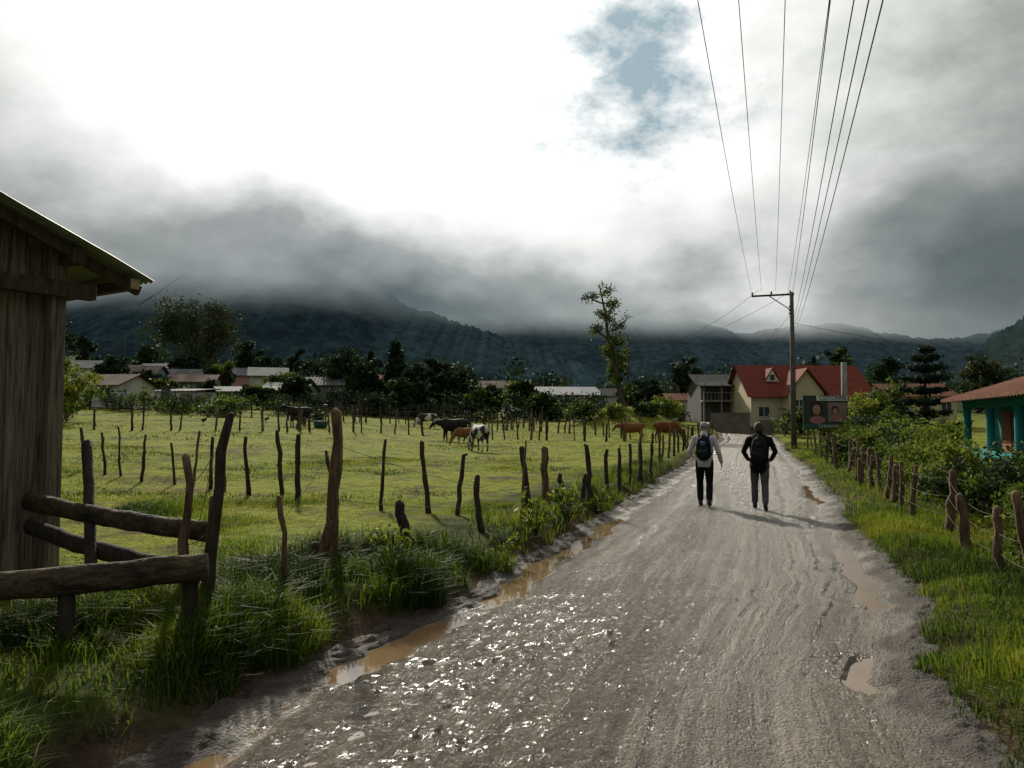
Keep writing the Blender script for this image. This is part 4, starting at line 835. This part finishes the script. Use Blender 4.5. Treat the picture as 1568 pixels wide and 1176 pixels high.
# ------------------------------------------------------------------ mountains
def px2(pts): return [((p - 784) / 1132, (640 - q) / 1132) for p, q in pts]
def ridge(name, Y0, prof, depth, z_lo, z_hi, col, seed, jag, nz=1.0):
    b = np.linspace(-1.5, 1.5, 900); e = np.interp(b, [p[0] for p in prof], [p[1] for p in prof]); ns = 60
    crest = EYE + e * Y0 + jag * fbm(b * 45, b * 0, 4, seed) + jag * .5 * vn(b * 420, b * 0, seed + 2); s = np.linspace(0, 1, ns)
    V = np.zeros((ns, len(b), 3))
    for k, q in enumerate(s[::-1]):
        yy = Y0 - depth * q; hgt = np.maximum(crest, 6) * (1 - q)
        fd_ = sst(.30, .65, q)
        gul = 1 + .09 * fd_ * fbm(b * 14 + q * 1.2, q * 1.0 + b * 2, 3, seed + 5)
        V[k, :, 0] = b * Y0; V[k, :, 1] = yy + 15 * fd_ * fbm(b * 9, q * 3, 3, seed + 9); V[k, :, 2] = hgt * gul - 4 + jag * .5 * fd_ * vn(b * 330, q * 44, seed + 1)
    n = len(b); i = np.arange(ns - 1)[:, None] * n; j = np.arange(n - 1)[None]
    mb = MB(); mb.add(V.reshape(-1, 3), np.stack([i + j, i + j + 1, i + n + j + 1, i + n + j], -1).reshape(-1, 4))
    m, nt, out = newmat(name + '_hazed_forest'); N = nt.nodes; L = nt.links
    tc = N.new('ShaderNodeTexCoord'); P = tc.outputs['Object']
    c = ramp(nt, noise(nt, P, .05, 6, .78), [(.34, tuple(v * .5 for v in col)), (.66, tuple(v * 1.3 for v in col))])  # forest colour is tinted bluish to paint in the aerial haze
    p = N.new('ShaderNodeBsdfDiffuse'); L.new(c, p.inputs[0])
    sx = N.new('ShaderNodeSeparateXYZ'); L.new(P, sx.inputs[0])
    h = mth(nt, 'ADD', sx.outputs[2], mth(nt, 'MULTIPLY', mth(nt, 'SUBTRACT', noise(nt, P, .005, 4), .5), (z_hi - z_lo) * nz))
    f = nt.nodes.new('ShaderNodeMapRange'); f.interpolation_type = 'SMOOTHSTEP'; L.new(h, f.inputs[0]); f.inputs[1].default_value = z_lo; f.inputs[2].default_value = z_hi
    tr = N.new('ShaderNodeBsdfTransparent'); mx = N.new('ShaderNodeMixShader'); L.new(f.outputs[0], mx.inputs[0]); L.new(p.outputs[0], mx.inputs[1]); L.new(tr.outputs[0], mx.inputs[2]); L.new(mx.outputs[0], out.inputs[0])
    return mb.obj(name, [m], True)
A_ = px2([(-900, 400), (0, 400), (220, 392), (330, 375), (400, 368), (500, 380), (580, 424), (620, 462), (720, 494), (800, 522), (900, 560), (1000, 600), (1200, 640), (2500, 640)])
B_ = px2([(-900, 490), (0, 480), (500, 480), (650, 468), (720, 478), (800, 470), (900, 474), (960, 480), (1050, 482), (1090, 492), (1130, 508), (1180, 501), (1290, 488), (1340, 504), (1420, 516), (1500, 510), (1600, 485), (2500, 440)])
C_ = px2([(-900, 645), (1380, 640), (1440, 600), (1490, 545), (1520, 505), (1545, 490), (1600, 470), (1800, 420), (2500, 400)])
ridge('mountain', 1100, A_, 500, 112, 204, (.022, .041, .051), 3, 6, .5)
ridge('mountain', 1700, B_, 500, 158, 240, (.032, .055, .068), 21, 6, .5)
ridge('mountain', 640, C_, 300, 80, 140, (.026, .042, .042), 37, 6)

# ------------------------------------------------------------------ world / sky
w = bpy.data.worlds.new('World'); scene.world = w; w.use_nodes = True; nt = w.node_tree; N = nt.nodes; L = nt.links; N.clear()
out = N.new('ShaderNodeOutputWorld'); bg = N.new('ShaderNodeBackground'); bg.inputs[1].default_value = .1; L.new(bg.outputs[0], out.inputs[0])
SE, SA = math.radians(30), math.radians(-17)
sky = N.new('ShaderNodeTexSky'); sky.sky_type = 'NISHITA'; sky.sun_disc = False; sky.sun_elevation = SE; sky.sun_rotation = SA
tc = N.new('ShaderNodeTexCoord'); D = tc.outputs['Generated']; sp = N.new('ShaderNodeSeparateXYZ'); L.new(D, sp.inputs[0])
az = mth(nt, 'ARCTAN2', sp.outputs[0], sp.outputs[1]); el = mth(nt, 'ARCSINE', sp.outputs[2])
azn = mth(nt, 'MULTIPLY_ADD', az, .5, .5, clamp=True)
bz = [(-1.0, .28), (-.606, .235), (-.477, .245), (-.327, .275), (-.2, .26), (-.074, .235), (.058, .22), (.19, .19), (.31, .15), (.43, .20), (.53, .31), (.62, .34), (.95, .33)]
eb = ramp(nt, azn, [((a + 1) / 2, (v, v, v)) for a, v in bz], 'B_SPLINE')
mpn = N.new('ShaderNodeMapping'); mpn.inputs['Scale'].default_value = (1, 1, 1.7); L.new(D, mpn.inputs[0])
n1 = noise(nt, mpn.outputs[0], 3.2, 6, .52); n2 = noise(nt, mpn.outputs[0], 9., 5, .55)
t = mth(nt, 'ADD', mth(nt, 'SUBTRACT', el, eb), mth(nt, 'ADD', mth(nt, 'MULTIPLY', mth(nt, 'SUBTRACT', n1, .5), .22), mth(nt, 'MULTIPLY', mth(nt, 'SUBTRACT', n2, .5), .11)))
t = mth(nt, 'MULTIPLY_ADD', t, 3.8, .5, clamp=True)
dark = ramp(nt, n1, [(.35, (.10, .13, .14)), (.52, (.17, .205, .21)), (.68, (.33, .36, .34))])
mist = ramp(nt, mth(nt, 'MULTIPLY', mth(nt, 'ADD', el, mth(nt, 'MULTIPLY', mth(nt, 'SUBTRACT', n2, .5), .05)), 4.), [(.30, (1, 1, 1)), (.62, (0, 0, 0))])
mfac = ramp(nt, azn, [(.0, (.2,) * 3), (.30, (.2,) * 3), (.46, (.55,) * 3), (.9, (.55,) * 3)])
dark = mixc(nt, mth(nt, 'MULTIPLY', mist, mfac), dark, (.25, .285, .285))
bn = noise(nt, mpn.outputs[0], 2.3, 7, .62)
bright = ramp(nt, bn, [(.32, (.46, .49, .46)), (.45, (.72, .75, .71)), (.56, (1, 1, .98))])
cen = N.new('ShaderNodeVectorMath'); cen.operation = 'DISTANCE'; L.new(D, cen.inputs[0]); cen.inputs[1].default_value = Vector((math.sin(-.10) * math.cos(.38), math.cos(-.10) * math.cos(.38), math.sin(.38)))
cf_ = mth(nt, 'SUBTRACT', 1.1, mth(nt, 'MULTIPLY', cen.outputs['Value'], 1.9), clamp=True)
bright = mixc(nt, cf_, bright, (1., 1., .98))
cl = ramp(nt, t, [(0, (0, 0, 0)), (.35, (.20, .20, .20)), (.65, (.70, .70, .70)), (1, (1, 1, 1))])
cc = mixc(nt, cl, dark, bright)
side = mth(nt, 'SUBTRACT', 1.08, mth(nt, 'MULTIPLY', mth(nt, 'POWER', mth(nt, 'MINIMUM', mth(nt, 'ABSOLUTE', mth(nt, 'ADD', az, .0)), 1.6), 2.), .75)); side = mth(nt, 'MAXIMUM', side, .48)
cs = N.new('ShaderNodeVectorMath'); cs.operation = 'SCALE'; L.new(cc, cs.inputs[0]); L.new(mth(nt, 'MULTIPLY', side, 10.5), cs.inputs[3])
sd = (math.sin(SA) * math.cos(SE), math.cos(SA) * math.cos(SE), math.sin(SE))
dt = N.new('ShaderNodeVectorMath'); dt.operation = 'DOT_PRODUCT'; L.new(D, dt.inputs[0]); dt.inputs[1].default_value = sd
gl_ = mth(nt, 'MULTIPLY', mth(nt, 'MULTIPLY', mth(nt, 'POWER', mth(nt, 'MAXIMUM', dt.outputs['Value'], 0.), 40.), 16.), cl)
ad = N.new('ShaderNodeVectorMath'); ad.operation = 'ADD'; L.new(cs.outputs[0], ad.inputs[0]); cmb = N.new('ShaderNodeCombineXYZ')
for k in range(3): L.new(gl_, cmb.inputs[k])
L.new(cmb.outputs[0], ad.inputs[1])
gd = Vector((math.sin(.165) * math.cos(.45), math.cos(.165) * math.cos(.45), math.sin(.45)))
dt2 = N.new('ShaderNodeVectorMath'); dt2.operation = 'DISTANCE'; L.new(D, dt2.inputs[0]); dt2.inputs[1].default_value = gd
n4 = noise(nt, mpn.outputs[0], 7., 6, .65)
gp = mth(nt, 'SUBTRACT', .12, dt2.outputs['Value']); gp = mth(nt, 'ADD', gp, mth(nt, 'MULTIPLY', mth(nt, 'SUBTRACT', n4, .5), .8)); gp = mth(nt, 'MULTIPLY', gp, 6., clamp=True)
lim = mth(nt, 'MULTIPLY', mth(nt, 'SUBTRACT', .22, dt2.outputs['Value']), 10., clamp=True)
skb = N.new('ShaderNodeVectorMath'); skb.operation = 'MULTIPLY_ADD'; L.new(sky.outputs[0], skb.inputs[0]); skb.inputs[1].default_value = (.06, .06, .06); skb.inputs[2].default_value = (1.9, 3.2, 3.9)
fin_ = mixc(nt, mth(nt, 'MULTIPLY', mth(nt, 'MULTIPLY', gp, lim), .85), ad.outputs[0], skb.outputs[0])
L.new(fin_, bg.inputs[0])
sun = bpy.data.lights.new('sun', 'SUN'); sun.energy = 5.0; sun.angle = math.radians(2.5); sun.color = (1, .93, .78)
so = bpy.data.objects.new('sun', sun); so.rotation_euler = Vector(sd).to_track_quat('Z', 'Y').to_euler(); so.location = (0, 0, 30); scene.collection.objects.link(so)
scene.view_settings.view_transform = 'Standard'; scene.view_settings.look = 'None'; scene.view_settings.exposure = 0
cam = bpy.data.cameras.new('camera'); cam.sensor_width = 36; cam.lens = 36 * 1132 / 1568; cam.clip_end = 6000; cam.clip_start = .05
co = bpy.data.objects.new('camera', cam); co.location = (0, 0, EYE); co.rotation_euler = (math.radians(90) + math.atan(52 / 1132), 0, 0); scene.collection.objects.link(co); scene.camera = co
